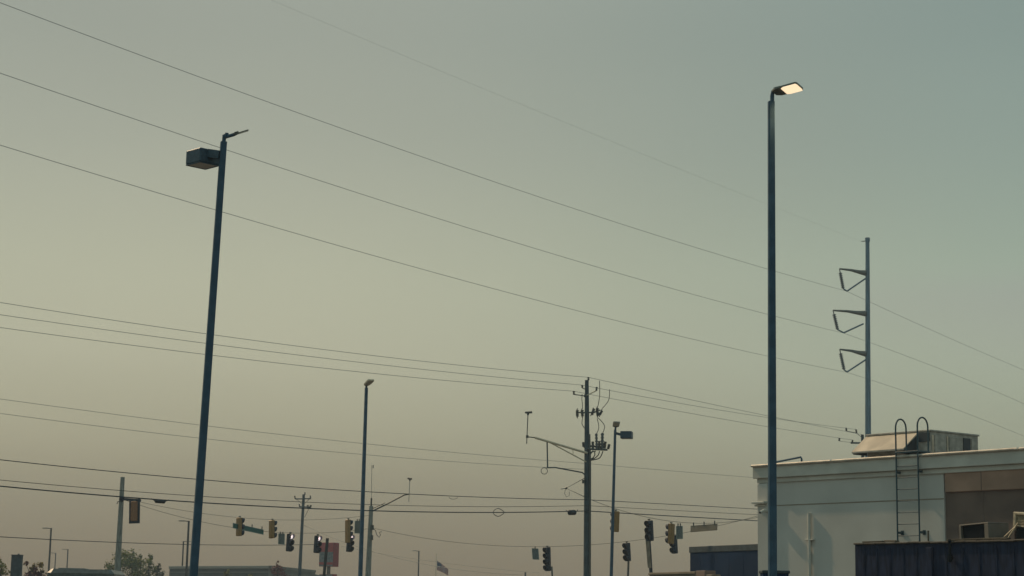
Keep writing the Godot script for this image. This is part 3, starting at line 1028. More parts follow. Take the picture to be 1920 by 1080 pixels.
func near_lamps() -> void:
	# the pole with a shoebox head
	var d := 31.0
	var top := W(419.5, 266, d)
	var foot := foot_of(top, 362.5, d)
	var o := thing("lamp_pole", "tall dark lamp pole with a big shoebox head and a thin unlit panel", "lamp pole", Vector3(foot.x, 0, foot.z), "dark lamp poles")
	square_pole(o, top, foot, 0.105, 0.14, 20 * RAD, M.pole_paint)
	lamp_base(o, foot, 0.14)
	var nk := MB.new()
	nk.tube([top - Vector3(0, 0.05, 0), W(420.5, 256, d)], 0.034, 10)
	nk.tube([W(418.5, 257.5, d), W(424.5, 254.5, d)], 0.045, 10)
	nk.tube([W(424.5, 256, d), W(425.6, 249.5, d)], 0.032, 10)
	nk.tube([W(423, 257, d), W(438, 252.5, d), W(447, 248.5, d)], [0.03, 0.032, 0.026], 8)
	part(nk, "neck", M.pole_paint, o)
	var line := (W(440, 250, d) - EYE).normalized()
	led_slab(o, W(438, 252, d), W(466, 243.5, d) - W(438, 252, d), line * 0.28, 0.022, M.fixture_grey, M.dull_panel, 0.7)
	var bc := W(380.5, 296.5, d + 0.25)
	shoebox(o, bc, PI / 4, Vector3(0.43, 0.25, 0.43), bc + Vector3(0.14, 0.05, 0.14), W(414, 291, d), 0.1)
	# the lit pole
	d = 28.7
	top = W(1446, 190.5, d)
	foot = foot_of(top, 1448.5, d)
	o = thing("lamp_pole", "tall dark lamp pole with a glowing lit panel in front of the shop", "lamp pole", Vector3(foot.x, 0, foot.z), "dark lamp poles")
	square_pole(o, top, foot, 0.1, 0.128, 8 * RAD, M.pole_paint)
	lamp_base(o, foot, 0.13)
	nk = MB.new()
	var kn := W(1449, 172.5, d)
	nk.tube([W(1447.8, 194, d), W(1447.8, 180, d), kn, kn + Vector3(0.07, 0.012, 0.03)], [0.034, 0.034, 0.036, 0.034], 10)
	part(nk, "neck", M.pole_paint, o)
	var lg := Vector3(0.385, 0.055, 0.24)
	led_slab(o, kn + Vector3(0.02, -0.01, 0.0), lg, Vector3(-0.165, 0.03, 0.27), 0.03, M.fixture_grey, M.led_lit, 0.62)
	var sp := SpotLight3D.new()
	sp.name = "lamp_light"
	sp.light_color = Color(1.0, 0.85, 0.62)
	sp.light_energy = 1.6
	sp.light_size = 0.12
	sp.spot_range = 60
	sp.spot_angle = 70
	sp.spot_attenuation = 2
	sp.shadow_enabled = true
	o.add_child(sp, true)
	sp.position = kn + lg * 0.68 + Vector3(0, -0.08, 0) - o.position
	sp.rotation = Vector3(-PI / 2, 0, 0)
	# the pole in mid distance, single panel
	d = 66.0
	top = W(687, 727, d)
	foot = foot_of(top, 675.5, d)
	o = thing("lamp_pole", "slim dark lamp pole with one tilted panel beside a grey hanging sign", "lamp pole", Vector3(foot.x, 0, foot.z), "dark lamp poles")
	square_pole(o, top, foot, 0.1, 0.145, 30 * RAD, M.pole_paint)
	lamp_base(o, foot, 0.14)
	nk = MB.new()
	nk.tube([W(686.6, 728, d), W(687.4, 721, d)], 0.04, 8)
	nk.cbox(W(687, 722, d), Vector3(0.09, 0.1, 0.12), 0.02)
	part(nk, "neck", M.fixture, o)
	var a0 := W(686.5, 722.5, d)
	led_slab(o, a0, Vector3(0.2, 0.17, 0.3), Vector3(0.22, 0.02, -0.16), 0.045, M.galvanised, M.dull_panel, 0.7)
	# the pole by the wooden pole, panel and shoebox
	d = 80.0
	top = W(1153.5, 806, d)
	foot = foot_of(top, 1146, d)
	o = thing("lamp_pole", "dark lamp pole with a shoebox head, next to the wooden utility pole", "lamp pole", Vector3(foot.x, 0, foot.z), "dark lamp poles")
	square_pole(o, top, foot, 0.1, 0.14, 12 * RAD, M.pole_paint)
	lamp_base(o, foot, 0.14)
	nk = MB.new()
	nk.tube([W(1153.5, 807, d), W(1154.5, 799, d)], 0.045, 8)
	part(nk, "neck", M.fixture, o)
	led_slab(o, W(1154.3, 800.5, d), Vector3(0.03, 0.2, 0.28), Vector3(0.3, -0.01, 0), 0.04, M.fixture_grey, M.dull_panel, 0.8)
	bc = W(1175, 815.5, d)
	shoebox(o, bc, -12 * RAD, Vector3(0.5, 0.3, 0.5), bc - Vector3(0.2, 0, 0), W(1153, 812, d), 0.075)


func far_lamps() -> void:
	var o := thing("parking_lamp", "far thin lamp pole standing above the pale van, tallest there", "lamp pole", Vector3.ZERO, "thin lamp poles across the road")
	var b := MB.new()
	b.tube([Vector3(0, 0, 0), Vector3(0, 9.0, 0)], [0.13, 0.1], 8)
	part(b, "pole", M.far_paint, o)
	var a := MB.new()
	a.tube([Vector3(0.1, 8.94, 0), Vector3(-0.45, 8.98, 0)], 0.05, 6)
	part(a, "arm", M.far_paint, o)
	var h := MB.new()
	h.cbox(Vector3(-0.7, 8.99, 0), Vector3(0.62, 0.09, 0.34), 0.02)
	var hd := part(h, "lamp_head", M.fixture_grey, o)
	var l := MB.new()
	l.box(Vector3(-0.72, 8.935, 0), Vector3(0.48, 0.012, 0.26))
	part(l, "led_panel", M.dull_panel, hd)
	var spots := [[96.0, 990.5, 0.0, ""], [104.5, 1037.0, 0.0, "shorter thin lamp pole between two others above the pale van"], [127.5, 1030.0, 0.0, "far thin lamp pole above the pale van's blue windscreen"], [249.5, 1032.0, 0.0, "far thin lamp pole in front of the pointed trees"], [354.0, 977.0, 0.0, "thin lamp pole half hidden just beside the near shoebox lamp pole"], [344.0, 1015.0, PI, "thin lamp pole at the end of the grey store, head turned to the shoebox pole"], [785.5, 1033.0, 0.0, "far thin lamp pole standing alone near the flagpole"]]
	for k in spots.size():
		var s = spots[k]
		var r := ray(s[0], s[1])
		var at := EYE + r * ((8.98 - EYE.y) / r.y)
		at.y = 0
		if k == 0:
			o.position = at
		else:
			dup(o, at, s[2], s[3])
	# far pole tip by the hanging sign's right
	var p := W(985, 1073, 210)
	var t := MB.new()
	t.tube([Vector3(p.x, 0, p.z), p], 0.1, 8)
	single(t, "far_post", M.wire, "short far post tip low between the flag and the wooden pole", "post")


func insulator(b: MB, a: Vector3, c: Vector3, discs: int, r: float, core: float) -> void:
	var pts := []
	var rad := []
	for k in discs * 4 + 1:
		var t := float(k) / (discs * 4)
		pts.append(a.lerp(c, t))
		rad.append(r if k % 4 == 2 else (r * 0.75 if k % 4 == 1 else core))
	b.tube(pts, rad, 10)

func wood_pole() -> void:
	var d := 94.0
	var top := W(1100.3, 713, d)
	var foot := foot_of(top, 1101, d)
	var o := thing("utility_pole", "tall wooden utility pole crowded with insulators, cutouts and a luminaire arm", "utility pole", Vector3(foot.x, 0, foot.z))
	var b := MB.new()
	b.tube([foot, foot.lerp(top, 0.4), foot.lerp(top, 0.75), top], [0.225, 0.175, 0.135, 0.1], 14)
	part(b, "pole", M.treated_wood, o)
	var q := func(x: float, y: float, dz := 0.0) -> Vector3: return W(x, y, d - dz)
	# conduit riser
	part(bars([[q.call(1105, 814, 0.1), q.call(1106.5, 866, 0.14), q.call(1106, 1078, 0.2)]], 0.06), "conduit_riser", M.galvanised_dark, o)
	# top pins and brackets
	for e in [[1103.2, 713.0, 1103.4, 707.0], [1091.8, 727.0, 1091.6, 722.0], [1076.2, 740.0, 1075.8, 733.0], [1118.0, 732.5, 1119.2, 725.5]]:
		var i := MB.new()
		insulator(i, q.call(e[0], e[1]), q.call(e[2], e[3]), 3, 0.075, 0.035)
		part(i, "pin_insulator", M.insulator, o)
	part(bars([[q.call(1100, 743, 0.1), q.call(1076.2, 739.5)]], 0.028), "bracket_arm", M.galvanised_dark, o)
	part(bars([[q.call(1100, 741, 0.12), q.call(1106, 738.5), q.call(1118, 732.5)]], 0.03), "bracket_arm", M.galvanised, o)
	part(bars([[q.call(1100, 731), q.call(1091.8, 727.5)]], 0.025), "bracket_arm", M.galvanised_dark, o)
	var cl := MB.new()
	cl.tube([q.call(1095, 742), q.call(1103, 742.5)], 0.07, 8)
	part(cl, "bracket_clamp", M.insulator, o)
	# cutout arms with fuse cutouts
	part(bars([[q.call(1083, 773.5), q.call(1113, 773.5, 0.12)], [q.call(1113, 773.5, 0.12), q.call(1125, 769, -0.3)]], 0.04), "cutout_arm", M.galvanised_dark, o)
	for e in [[1083.0, 766.0, 1083.0, 784.5], [1092.0, 765.5, 1092.6, 784.0], [1120.5, 762.0, 1121.0, 783.0], [1129.0, 767.0, 1124.5, 781.5], [1110.0, 775.0, 1114.5, 769.5]]:
		var i := MB.new()
		insulator(i, q.call(e[0], e[1] + 3), q.call(e[2], e[3] - 3), 4, 0.085, 0.045)
		i.tube([q.call(e[0], e[1]), q.call(e[0] - 2.5, e[1] + 5), q.call(e[2] - 2, e[3] - 5), q.call(e[2], e[3])], 0.03, 6)
		part(i, "fuse_cutout", M.insulator, o)
	# cable terminations and arresters on the lower rack
	part(bars([[q.call(1101, 842, 0.15), q.call(1139, 843.5, 0.05)], [q.call(1101, 836, -0.1), q.call(1134, 838.5, -0.2)]], 0.055), "termination_rack", M.galvanised_dark, o)
	for e in [[1118.0, 813.0, 1119.0, 842.0, 0.085], [1129.5, 812.0, 1129.0, 842.0, 0.1], [1111.5, 828.0, 1111.5, 842.0, 0.09], [1123.5, 827.0, 1124.0, 842.0, 0.09], [1135.0, 828.0, 1133.0, 841.0, 0.1], [1142.5, 833.0, 1140.0, 842.0, 0.09], [1093.5, 829.0, 1094.0, 838.0, 0.08]]:
		var i := MB.new()
		insulator(i, q.call(e[0], e[1]), q.call(e[2], e[3]), 5, e[4], e[4] * 0.65)
		part(i, "cable_termination", M.insulator_polymer if e[1] < 820 else M.insulator, o)
	part(bars([[q.call(1094, 838), q.call(1101, 840)]], 0.03), "bracket_arm", M.galvanised_dark, o)
	for e in [[[1102.0, 849.0], [1117.0, 846.0]], [[1104.0, 856.0], [1112.0, 845.0]]]:
		part(bars([[q.call(e[0][0], e[0][1], 0.15), q.call(e[1][0], e[1][1], 0.1)]], 0.03), "rack_brace", M.galvanised_dark, o)
	# leads
	for e in [[[1092.5, 784.0], [1091.0, 794.0], [1096.0, 803.0], [1100.0, 806.0]], [[1119.5, 784.0], [1122.5, 797.0], [1122.0, 806.0], [1118.5, 813.0]], [[1121.5, 783.5], [1130.5, 793.0], [1134.0, 801.0], [1130.0, 812.0]], [[1143.0, 730.0], [1142.0, 748.0], [1137.0, 757.0], [1129.0, 766.0]], [[1124.0, 714.0], [1124.5, 738.0], [1123.0, 752.0], [1121.0, 762.0]], [[1130.5, 846.0], [1126.0, 857.0], [1119.0, 861.0], [1108.0, 863.0]], [[1124.0, 846.0], [1122.0, 853.0], [1117.0, 858.0], [1109.0, 862.0]], [[1115.0, 846.0], [1115.5, 853.0], [1112.5, 858.0], [1107.5, 861.0]], [[1091.5, 739.0], [1091.0, 748.0], [1092.0, 757.0], [1092.0, 766.0]]]:
		var c := Curve3D.new()
		for k in e.size():
			var p: Vector3 = q.call(e[k][0], e[k][1], 0.05)
			var tan := Vector3.ZERO
			if k > 0 and k < e.size() - 1:
				tan = (q.call(e[k + 1][0], e[k + 1][1]) - q.call(e[k - 1][0], e[k - 1][1])) / 6
			c.add_point(p, -tan, tan)
		var pts := []
		for k in 13: pts.append(c.sample_baked(c.get_baked_length() * k / 12.0))
		part(bars([pts], 0.02 if e[0][1] < 846 else 0.03), "jumper_lead", M.wire, o)
	# luminaire arm with a camera mast
	var arm := bars([[q.call(1101, 849.5, 0.2), q.call(1003, 820.5, 0.85)]], 0.06, 8)
	part(arm, "luminaire_arm", M.galvanised, o)
	part(bars([[q.call(1099, 866, 0.2), q.call(1030, 829, 0.65)]], 0.032, 8), "arm_brace", M.galvanised, o)
	part(bars([[q.call(1074, 841, 0.35), q.call(1074.5, 851, 0.38)]], 0.02), "arm_strut", M.galvanised, o)
	part(bars([[q.call(1003, 820.5, 0.85), q.call(988, 819, 0.95)]], 0.03), "mast_clamp", M.galvanised_dark, o)
	var ms := bars([[q.call(990, 775, 0.95), q.call(987.5, 832, 0.95)]], 0.028)
	ms.box(q.call(988.5, 818.5, 0.97), Vector3(0.13, 0.13, 0.13))
	var mast := part(ms, "camera_mast", M.galvanised_dark, o)
	var hd := MB.new()
	hd.tube([q.call(985, 773.5, 0.9), q.call(997, 773, 1.1)], [0.05, 0.06], 8)
	hd.tube([q.call(990, 774, 0.95), q.call(989.8, 779, 0.95)], [0.09, 0.03], 8)
	part(hd, "camera_head", M.insulator, mast)
	part(bars([[q.call(1025.8, 829, 0.6), q.call(1026.7, 876, 0.6)]], 0.04), "drop_pipe", M.treated_wood, o)
	part(bars([[q.call(1025, 877, 0.6), q.call(1041, 876.5, 0.5), q.call(1092, 886, 0.1), q.call(1097, 891, 0.05), q.call(1097.5, 903, 0.0)]], 0.038), "lower_arm", M.treated_wood, o)
	var lp := MB.new()
	for k in 17:
		var a0 := TAU * k / 16.0
		if k < 16:
			var a1 := TAU * (k + 1) / 16.0
			lp.tube([q.call(1020.5 + 6 * cos(a0), 883 + 6 * sin(a0), 0.6), q.call(1020.5 + 6 * cos(a1), 883 + 6 * sin(a1), 0.6)], 0.018, 5, false)
	part(lp, "cable_loop", M.wire, o)
	var sl := MB.new()
	sl.box(q.call(1094, 903, 0.15), Vector3(0.14, 0.18, 0.14))
	part(sl, "span_clamp", M.galvanised_dark, o)
	# guy strands to a small yoke
	part(bars([[q.call(1097, 896), q.call(1061.5, 915.5, 2.0), q.call(1097, 932)], [q.call(1061.5, 915.5, 2.0), q.call(1052, 917, 2.6)]], 0.018), "guy_strand", M.wire, o)
	var yk := MB.new()
	yk.tube([q.call(1060, 917, 2.0), q.call(1063, 914, 2.0)], 0.06, 6)
	part(yk, "strand_yoke", M.insulator, o)
	part(bars([[q.call(1060, 918, 2.0), q.call(1058.5, 925, 2.0), q.call(1062, 932, 2.0), q.call(1067.5, 929, 2.0), q.call(1068, 922, 2.0)]], 0.012), "drip_loop", M.wire, o)


func transmission() -> void:
	var d := 165.0
	var top := W(1626.5, 447, d)
	var foot := foot_of(top, 1628.5, d)
	var o := thing("transmission_pole", "very tall steel transmission pole with three bracket arms rising behind the rooftop unit", "transmission pole", Vector3(foot.x, 0, foot.z))
	var b := MB.new()
	b.tube([foot, top], [0.36, 0.185], 12, true, true)
	part(b, "pole", M.steel_blue, o)
	var cp := MB.new()
	cp.tube([top - Vector3(0, 0.3, 0), top + Vector3(0, 0.05, 0)], 0.225, 12, true, true)
	part(cp, "pole_cap", M.steel_blue, o)
	part(bars([[W(1624, 452, d), W(1615, 452.5, d)]], 0.04), "shield_wire_clamp", M.arm_steel, o)
	# [arm tip, arm root, string foot, yoke, strut end]
	for e in [[1574.0, 504.0, 1623.0, 512.0, 1581.0, 541.0, 1588.0, 546.0, 1623.0, 522.0], [1562.0, 582.0, 1623.0, 588.0, 1570.5, 618.0, 1582.0, 624.0, 1619.0, 607.0], [1574.5, 655.0, 1623.0, 663.5, 1582.5, 693.0, 1588.0, 697.5, 1623.0, 674.5]]:
		var tip := W(e[0], e[1], d)
		var root := W(e[2], e[3], d)
		var ar := MB.new()
		ar.tube([root, root.lerp(tip, 0.25), root.lerp(tip, 0.55) + Vector3(0, 0.05, 0), tip], [0.27, 0.18, 0.12, 0.075], 8)
		var arm := part(ar, "bracket_arm", M.arm_steel, o)
		var hk := MB.new()
		hk.tube([tip, tip.lerp(W(e[4], e[5], d), 0.2)], 0.05, 6)
		part(hk, "string_link", M.arm_steel, arm)
		var st := MB.new()
		insulator(st, tip.lerp(W(e[4], e[5], d), 0.2), W(e[4], e[5], d), 8, 0.2, 0.09)
		part(st, "insulator_string", M.insulator_polymer, arm)
		part(bars([[W(e[4], e[5], d), W(e[6], e[7], d)]], 0.07), "yoke", M.steel_blue, arm)
		part(bars([[W(e[6], e[7], d), W(e[8], e[9], d)]], 0.075, 8), "strut_insulator", M.steel_blue, arm)


func strain_poles() -> void:
	# pole with the mast-arm signal
	var d := 100.0
	var top := W(230, 894.5, d)
	var foot := foot_of(top, 219.5, d)
	var o := thing("strain_pole", "grey concrete strain pole carrying a short signal arm, in front of the rounded tree", "signal pole", Vector3(foot.x, 0, foot.z))
	var b := MB.new()
	b.tube([foot, top], [0.195, 0.115], 14)
	part(b, "pole", M.concrete, o)
	var a := MB.new()
	a.tube([W(228, 935.5, d - 0.1), W(264, 938.5, d - 0.2)], 0.075, 10)
	a.tube([W(225, 934, d - 0.1), W(232, 936, d - 0.1)], 0.14, 12)
	part(a, "signal_arm", M.signal_black, o)
	part(bars([[W(229, 940, d - 0.1), W(220, 941, d - 0.3), W(219.5, 945, d - 0.3)]], 0.03), "cable_bracket", M.galvanised_dark, o)
	# concrete pole with pipe, whip and luminaire arm
	d = 116.0
	top = W(696, 949, d)
	foot = foot_of(top, 690, d)
	var p := thing("strain_pole", "grey concrete strain pole with a thin luminaire arm, beside the slim lamp pole", "signal pole", Vector3(foot.x, 0, foot.z))
	b = MB.new()
	b.tube([foot, top], [0.22, 0.13], 14)
	part(b, "pole", M.concrete, p)
	part(bars([[top, W(696.5, 934, d)]], 0.06), "top_pipe", M.galvanised_dark, p)
	var wh := part(bars([[W(696.5, 934, d), W(697.2, 872, d)]], 0.016), "whip_antenna", M.wire_alu, p)
	part(bars([[W(700, 872, d), W(699.5, 878, d)]], 0.035), "antenna_tip", M.wire_alu, wh)
	part(bars([[W(699, 958, d), W(722, 947, d - 0.5), W(757, 928.5, d - 1)]], 0.045), "luminaire_arm", M.galvanised_dark, p)
	part(bars([[W(700, 953, d), W(722, 943, d - 0.5)]], 0.025), "arm_brace", M.galvanised_dark, p)
	part(bars([[W(757, 928.5, d - 1), W(767, 926.5, d - 1)]], 0.04), "mast_clamp", M.galvanised_dark, p)
	var ms := part(bars([[W(768.5, 898, d - 1), W(766.5, 941, d - 1)]], 0.022), "camera_mast", M.wire_alu, p)
	var hd := MB.new()
	hd.tube([W(765, 897, d - 0.9), W(771.5, 898, d - 1.1)], 0.06, 8)
	hd.tube([W(768.5, 898, d - 1), W(768.5, 901.5, d - 1)], 0.05, 8)
	part(hd, "camera_head", M.insulator, ms)
	var bx := MB.new()
	bx.box(W(698.5, 989, d - 0.25), Vector3(0.16, 0.3, 0.2))
	bx.box(W(697.5, 1008, d - 0.25), Vector3(0.14, 0.3, 0.2))
	part(bx, "terminal_box", M.galvanised_dark, p)
	part(bars([[W(699, 990, d - 0.3), W(704, 995, d - 0.3), W(707, 1004, d - 0.3), W(711, 1007.5, d - 0.3), W(713.5, 1003, d - 0.3), W(711, 998, d - 0.3), W(716, 997, d - 0.3)]], 0.022), "drip_loop", M.wire, p)
	# the pole that holds the spans behind the shop
	d = 104.0
	top = W(1500, 905, d)
	var h := thing("strain_pole", "concrete strain pole hidden behind the shop that holds the signal wires", "signal pole", Vector3(top.x, 0, top.z))
	b = MB.new()
	b.tube([Vector3(top.x, 0, top.z), top], [0.2, 0.13], 12)
	part(b, "pole", M.concrete, h)
	# far wooden pole with a crossarm
	d = 180.0
	top = W(569.5, 927, d)
	foot = foot_of(top, 561.5, d)
	var u := thing("utility_pole", "far dark utility pole with a crossarm standing over the grey store", "utility pole", Vector3(foot.x, 0, foot.z))
	b = MB.new()
	b.tube([foot, top], [0.2, 0.13], 10)
	part(b, "pole", M.treated_wood, u)
	part(bars([[W(553, 935.5, d), W(583, 935, d)]], 0.06, 4), "crossarm", M.treated_wood, u)
	for e in [[553.5, 935.0, 552.5, 929.5], [571.5, 928.0, 572.0, 923.0], [582.0, 934.0, 582.0, 929.0], [562.0, 950.0, 561.0, 945.0]]:
		var i := MB.new()
		insulator(i, W(e[0], e[1], d), W(e[2], e[3], d), 2, 0.09, 0.05)
		part(i, "pin_insulator", M.insulator, u)
	part(bars([[W(561, 950, d), W(582, 951, d)]], 0.06, 4), "lower_crossarm", M.treated_wood, u)
	for e in [[577.0, 947.0, 577.5, 953.0], [583.0, 947.0, 581.0, 954.0]]:
		var i := MB.new()
		insulator(i, W(e[0], e[1], d), W(e[2], e[3], d), 3, 0.14, 0.07)
		part(i, "fuse_cutout", M.insulator, u)
	part(bars([[W(579, 954, d), W(571, 970, d)]], 0.025), "jumper_lead", M.wire, u)
	part(bars([[W(556, 936, d), W(567, 945, d)], [W(580, 936, d), W(570, 945, d)]], 0.025), "crossarm_brace", M.galvanised_dark, u)
	# next distribution pole along the street, mostly behind the rooftop unit
	d = 125.0
	top = W(1617, 815, d)
	var n := thing("utility_pole", "wooden utility pole almost wholly hidden behind the rooftop unit's hood", "utility pole", Vector3(top.x, 0, top.z))
	b = MB.new()
	b.tube([Vector3(top.x, 0, top.z), top], [0.2, 0.1], 10)
	part(b, "pole", M.treated_wood, n)
	part(bars([[W(1595, 830.5, d), W(1630, 830.5, d)]], 0.06, 4), "crossarm", M.treated_wood, n)
	for e in [[1606.0, 812.0, 1605.0, 805.0], [1597.5, 830.0, 1599.0, 825.0], [1587.0, 808.0, 1586.5, 802.0], [1573.5, 827.0, 1574.0, 821.0]]:
		var i := MB.new()
		insulator(i, W(e[0], e[1], d), W(e[2], e[3], d), 3, 0.09, 0.04)
		part(i, "pin_insulator", M.insulator, n)
	part(bars([[W(1618, 822, d), W(1606, 812, d)], [W(1606, 812, d), W(1587, 808, d)]], 0.02), "bracket_arm", M.galvanised_dark, n)
	part(bars([[W(1597.5, 830, d), W(1574, 827, d)]], 0.014), "tie_wire", M.wire_alu, n)
	# thin dark post before the pylon sign, and posts under the signals
	for e in [[614.0, 1009.0, 607.5, 120.0, 0.1, "thin dark post in front of the pale and red pylon sign", "far_paint"], [1034.5, 1062.0, 1035.5, 122.0, 0.06, "thin post below the dark signal beside the hanging grey sign", "galvanised_dark"], [1178.5, 1049.0, 1177.5, 112.0, 0.065, "thin post below the dark signal next to the lamp pole", "galvanised_dark"]]:
		var t := W(e[0], e[1], e[3])
		var f := foot_of(t, e[2], e[3])
		single(bars([[f, t]], e[4], 10), "street_post", M[e[6]], e[5], "post")
	# leaning dark post with a tall beige panel
	d = 98.0
	top = W(1216, 1000, d)
	foot = foot_of(top, 1221, d)
	var l := thing("signal_post", "dark leaning post with a tall narrow beige panel below a signal", "post", Vector3(foot.x, 0, foot.z))
	part(bars([[foot, top]], 0.095, 10), "post", M.signal_black, l)
	var pn := MB.new()
	var x := Vector3(0.2, 0, 0)
	var t0 := W(1208.5, 991, d - 0.15)
	var t1 := W(1214.5, 1065, d - 0.15)
	pn.prism(PackedVector2Array([Vector2(0, 0), Vector2(1, 0), Vector2(1, 1), Vector2(0, 1)]), t0, x, t1 - t0, Vector3(0, 0, 0.04))
	part(pn, "panel", M.sign_tan, l)


func wire(called: String, label: String, group: String, spans: Array, r: float, m: Material, category := "power line") -> Array:
	var b := MB.new()
	var all := []
	for s in spans: all.append_array(s if all.is_empty() else s.slice(1))
	b.tube(all, r, 6)
	var o := part(b, called, m, self)
	tag(o, label, category, group)
	return all

func wires_and_signals() -> void:
	# three transmission conductors and a faint shield wire
	var tl := [["highest", 5.0, 587.5, 546.0, Vector2(960, 352.5), 694.0, Vector2(1720, 607)], ["middle", 137.0, 581.5, 624.5, Vector2(960, 453), 757.0, Vector2(1730, 679)], ["lowest", 272.0, 587.5, 698.0, Vector2(920, 540), 818.0, Vector2(1730, 745)]]
	for e in tl:
		var a := W(0, e[1], 80)
		var b := W(1000 + e[2], e[3], 165)
		var c := W(1920, e[5], 205)
		wire("transmission_line", "%s of the three high conductors hung from the transmission pole's arms" % e[0], "high transmission conductors", [sagging(a, b, e[4], -0.25), sagging(b, c, e[6], 0.0, 1.5)], 0.0135, M.wire_alu)
	wire("shield_wire", "faint thin wire crossing the upper sky to the transmission pole's top", "", [sagging(W(520, 5, 100), W(1615, 452.5, 165), Vector2(1000, 205), -0.4)], 0.004, M.wire_alu)
	# distribution primaries: over the street to the wooden pole and on to the next
	var pr := [["top", 567.0, Vector2(1103.4, 707.5), Vector2(380, 625), Vector2(1618, 815), Vector2(1350, 759.5)], ["second", 590.0, Vector2(1091.6, 722), Vector2(380, 643), Vector2(1605, 805), Vector2(1350, 770)], ["third", 614.0, Vector2(1075.8, 733.5), Vector2(380, 664), Vector2(1599, 825), Vector2(1350, 785)]]
	for e in pr:
		var a := W(0, e[1], 72)
		var b := W(e[2].x, e[2].y, 94)
		var c := W(e[4].x, e[4].y, 125)
		var mid := Vector2(1240, 737.6) if e[0] == "top" else (Vector2(1240, 750) if e[0] == "second" else Vector2(1240, 765))
		wire("power_line", "%s of the three thin primary wires meeting the wooden pole's tip" % e[0], "primary wires on the wooden pole", [sagging(a, b, e[3], -0.3), sagging(b, c, mid)], 0.011, M.wire_alu)
	wire("power_line", "faint upper neutral wire passing the wooden pole at its luminaire arm", "neutral wires", [sagging(W(0, 748, 72), W(1099, 869, 94), Vector2(685, 832), -0.3), sagging(W(1099, 869, 94), W(1640, 912, 125), Vector2(1320, 888))], 0.009, M.wire_alu)
	wire("power_line", "faint lower neutral wire ending at the wooden pole below its luminaire arm", "neutral wires", [sagging(W(0, 775, 72), W(1098, 880, 94), Vector2(685, 852.5), -0.3)], 0.009, M.wire_alu)
	# communication cables
	wire("cable", "dark overhead cable crossing just above both concrete strain poles", "overhead communication cables", [sagging(W(0, 862, 70), W(1100, 937, 93.8), Vector2(690, 922), -0.3), sagging(W(1100, 937, 93.8), W(1615, 966, 125), Vector2(1320, 949))], 0.018, M.cable, "cable")
	wire("cable", "thinner overhead cable between the two dark heavy cables", "overhead communication cables", [sagging(W(0, 900, 70), W(1100, 948, 93.8), Vector2(565, 941), -0.3), sagging(W(1100, 948, 93.8), W(1615, 974, 125), Vector2(1320, 960))], 0.013, M.wire, "cable")
	var h3 := wire("cable", "thickest black overhead cable with closures hung on it", "overhead communication cables", [sagging(W(0, 911.5, 70), W(1100, 958, 93.7), Vector2(565, 952.6), -0.3), sagging(W(1100, 958, 93.7), W(1615, 986, 125), Vector2(1320, 971))], 0.026, M.cable, "cable")
	wire("cable", "lowest overhead cable at the level of the far lamp poles", "overhead communication cables", [sagging(W(0, 1006.5, 76), W(600, 1020.5, 118), Vector2(360, 1021), -0.3)], 0.018, M.wire, "cable")
	# closures and slack loop
	for e in [[300.0, 5.0, 22.0, 0.085, "dark splice closure under the thick cable beside the brown signal"], [1072.5, 4.0, 18.0, 0.13, "dark splice closure under the thick cable beside the wooden pole"]]:
		var c := on_curve(h3, e[0])
		var d := -c.z
		var x := (on_curve(h3, e[0] + 10) - on_curve(h3, e[0] - 10)).normalized()
		c -= Vector3(0, e[1] * d / F * 0.55, 0)
		var hl: float = e[2] / 2 * d / F
		var o := thing("splice_closure", e[4], "cable closure", c)
		var b := MB.new()
		b.tube([c - x * hl, c - x * hl * 0.82, c + x * hl * 0.82, c + x * hl], [e[3] * 0.6, e[3], e[3], e[3] * 0.6], 12)
		part(b, "case", M.black_plastic, o)
		part(bars([[c - x * hl, c - x * hl * 1.8 + Vector3(0, e[3], 0)], [c + x * hl, c + x * hl * 1.8 + Vector3(0, e[3], 0)]], 0.02), "cable_tail", M.cable, o)
	var lc := on_curve(h3, 935)
	var pts := []
	for k in 25:
		var t := TAU * k / 24.0
		var pinch := 1.0 - 0.45 * maxf(cos(t), 0.0)
		pts.append(lc + Vector3(cos(t) * 0.26, sin(t) * 0.19 * pinch, 0.02 * sin(2 * t)))
	single(bars([pts], 0.018), "slack_loop", M.cable, "teardrop slack loop hanging on the thick cable", "cable loop")
	var l2 := []
	var c2 := W(850, 932, 87)
	for k in 13:
		var t := PI + PI * k / 12.0
		l2.append(c2 + Vector3(cos(t) * 0.2, sin(t) * 0.1, 0))
	single(bars([l2], 0.012), "slack_loop", M.wire, "tiny slack loop under the upper dark cable", "cable loop")

	# signal span wires
	var k1 := wire("span_wire", "span wire carrying the green street sign and the lit signals", "signal span wires", [sagging(W(232, 937, 100), W(693, 991, 116), Vector2(545, 999))], 0.011, M.wire, "span wire")
	var k2 := wire("span_wire", "taut wire along the tops of the three yellow-backed signals nearest the green sign", "signal span wires", [sagging(W(232, 934, 99.8), W(694, 966, 115.9), Vector2(521, 974.5))], 0.01, M.wire, "span wire")
	var k4 := wire("span_wire", "deeply sagging span wire from the thin-armed strain pole towards the shop", "signal span wires", [sagging(W(699, 990, 116), W(1500, 944, 104), Vector2(1027, 1024.5))], 0.012, M.wire, "span wire")
	var k5 := wire("span_wire", "span wire from the wooden pole carrying the tan street sign", "signal span wires", [sagging(W(1106, 936, 93.8), W(1500, 945, 103.8), Vector2(1300, 980.5))], 0.012, M.wire, "span wire")
	wire("cable", "thin service wire dropping past the pylon sign to the flag", "thin service wires", [sagging(W(570, 985, 180), W(980, 1078, 140), Vector2(690, 1031))], 0.02, M.wire_alu, "cable")
	wire("cable", "second thin service wire just below the one that passes the flag", "thin service wires", [sagging(W(640, 1024, 170), W(1010, 1074, 140), Vector2(800, 1051))], 0.015, M.wire_alu, "cable")

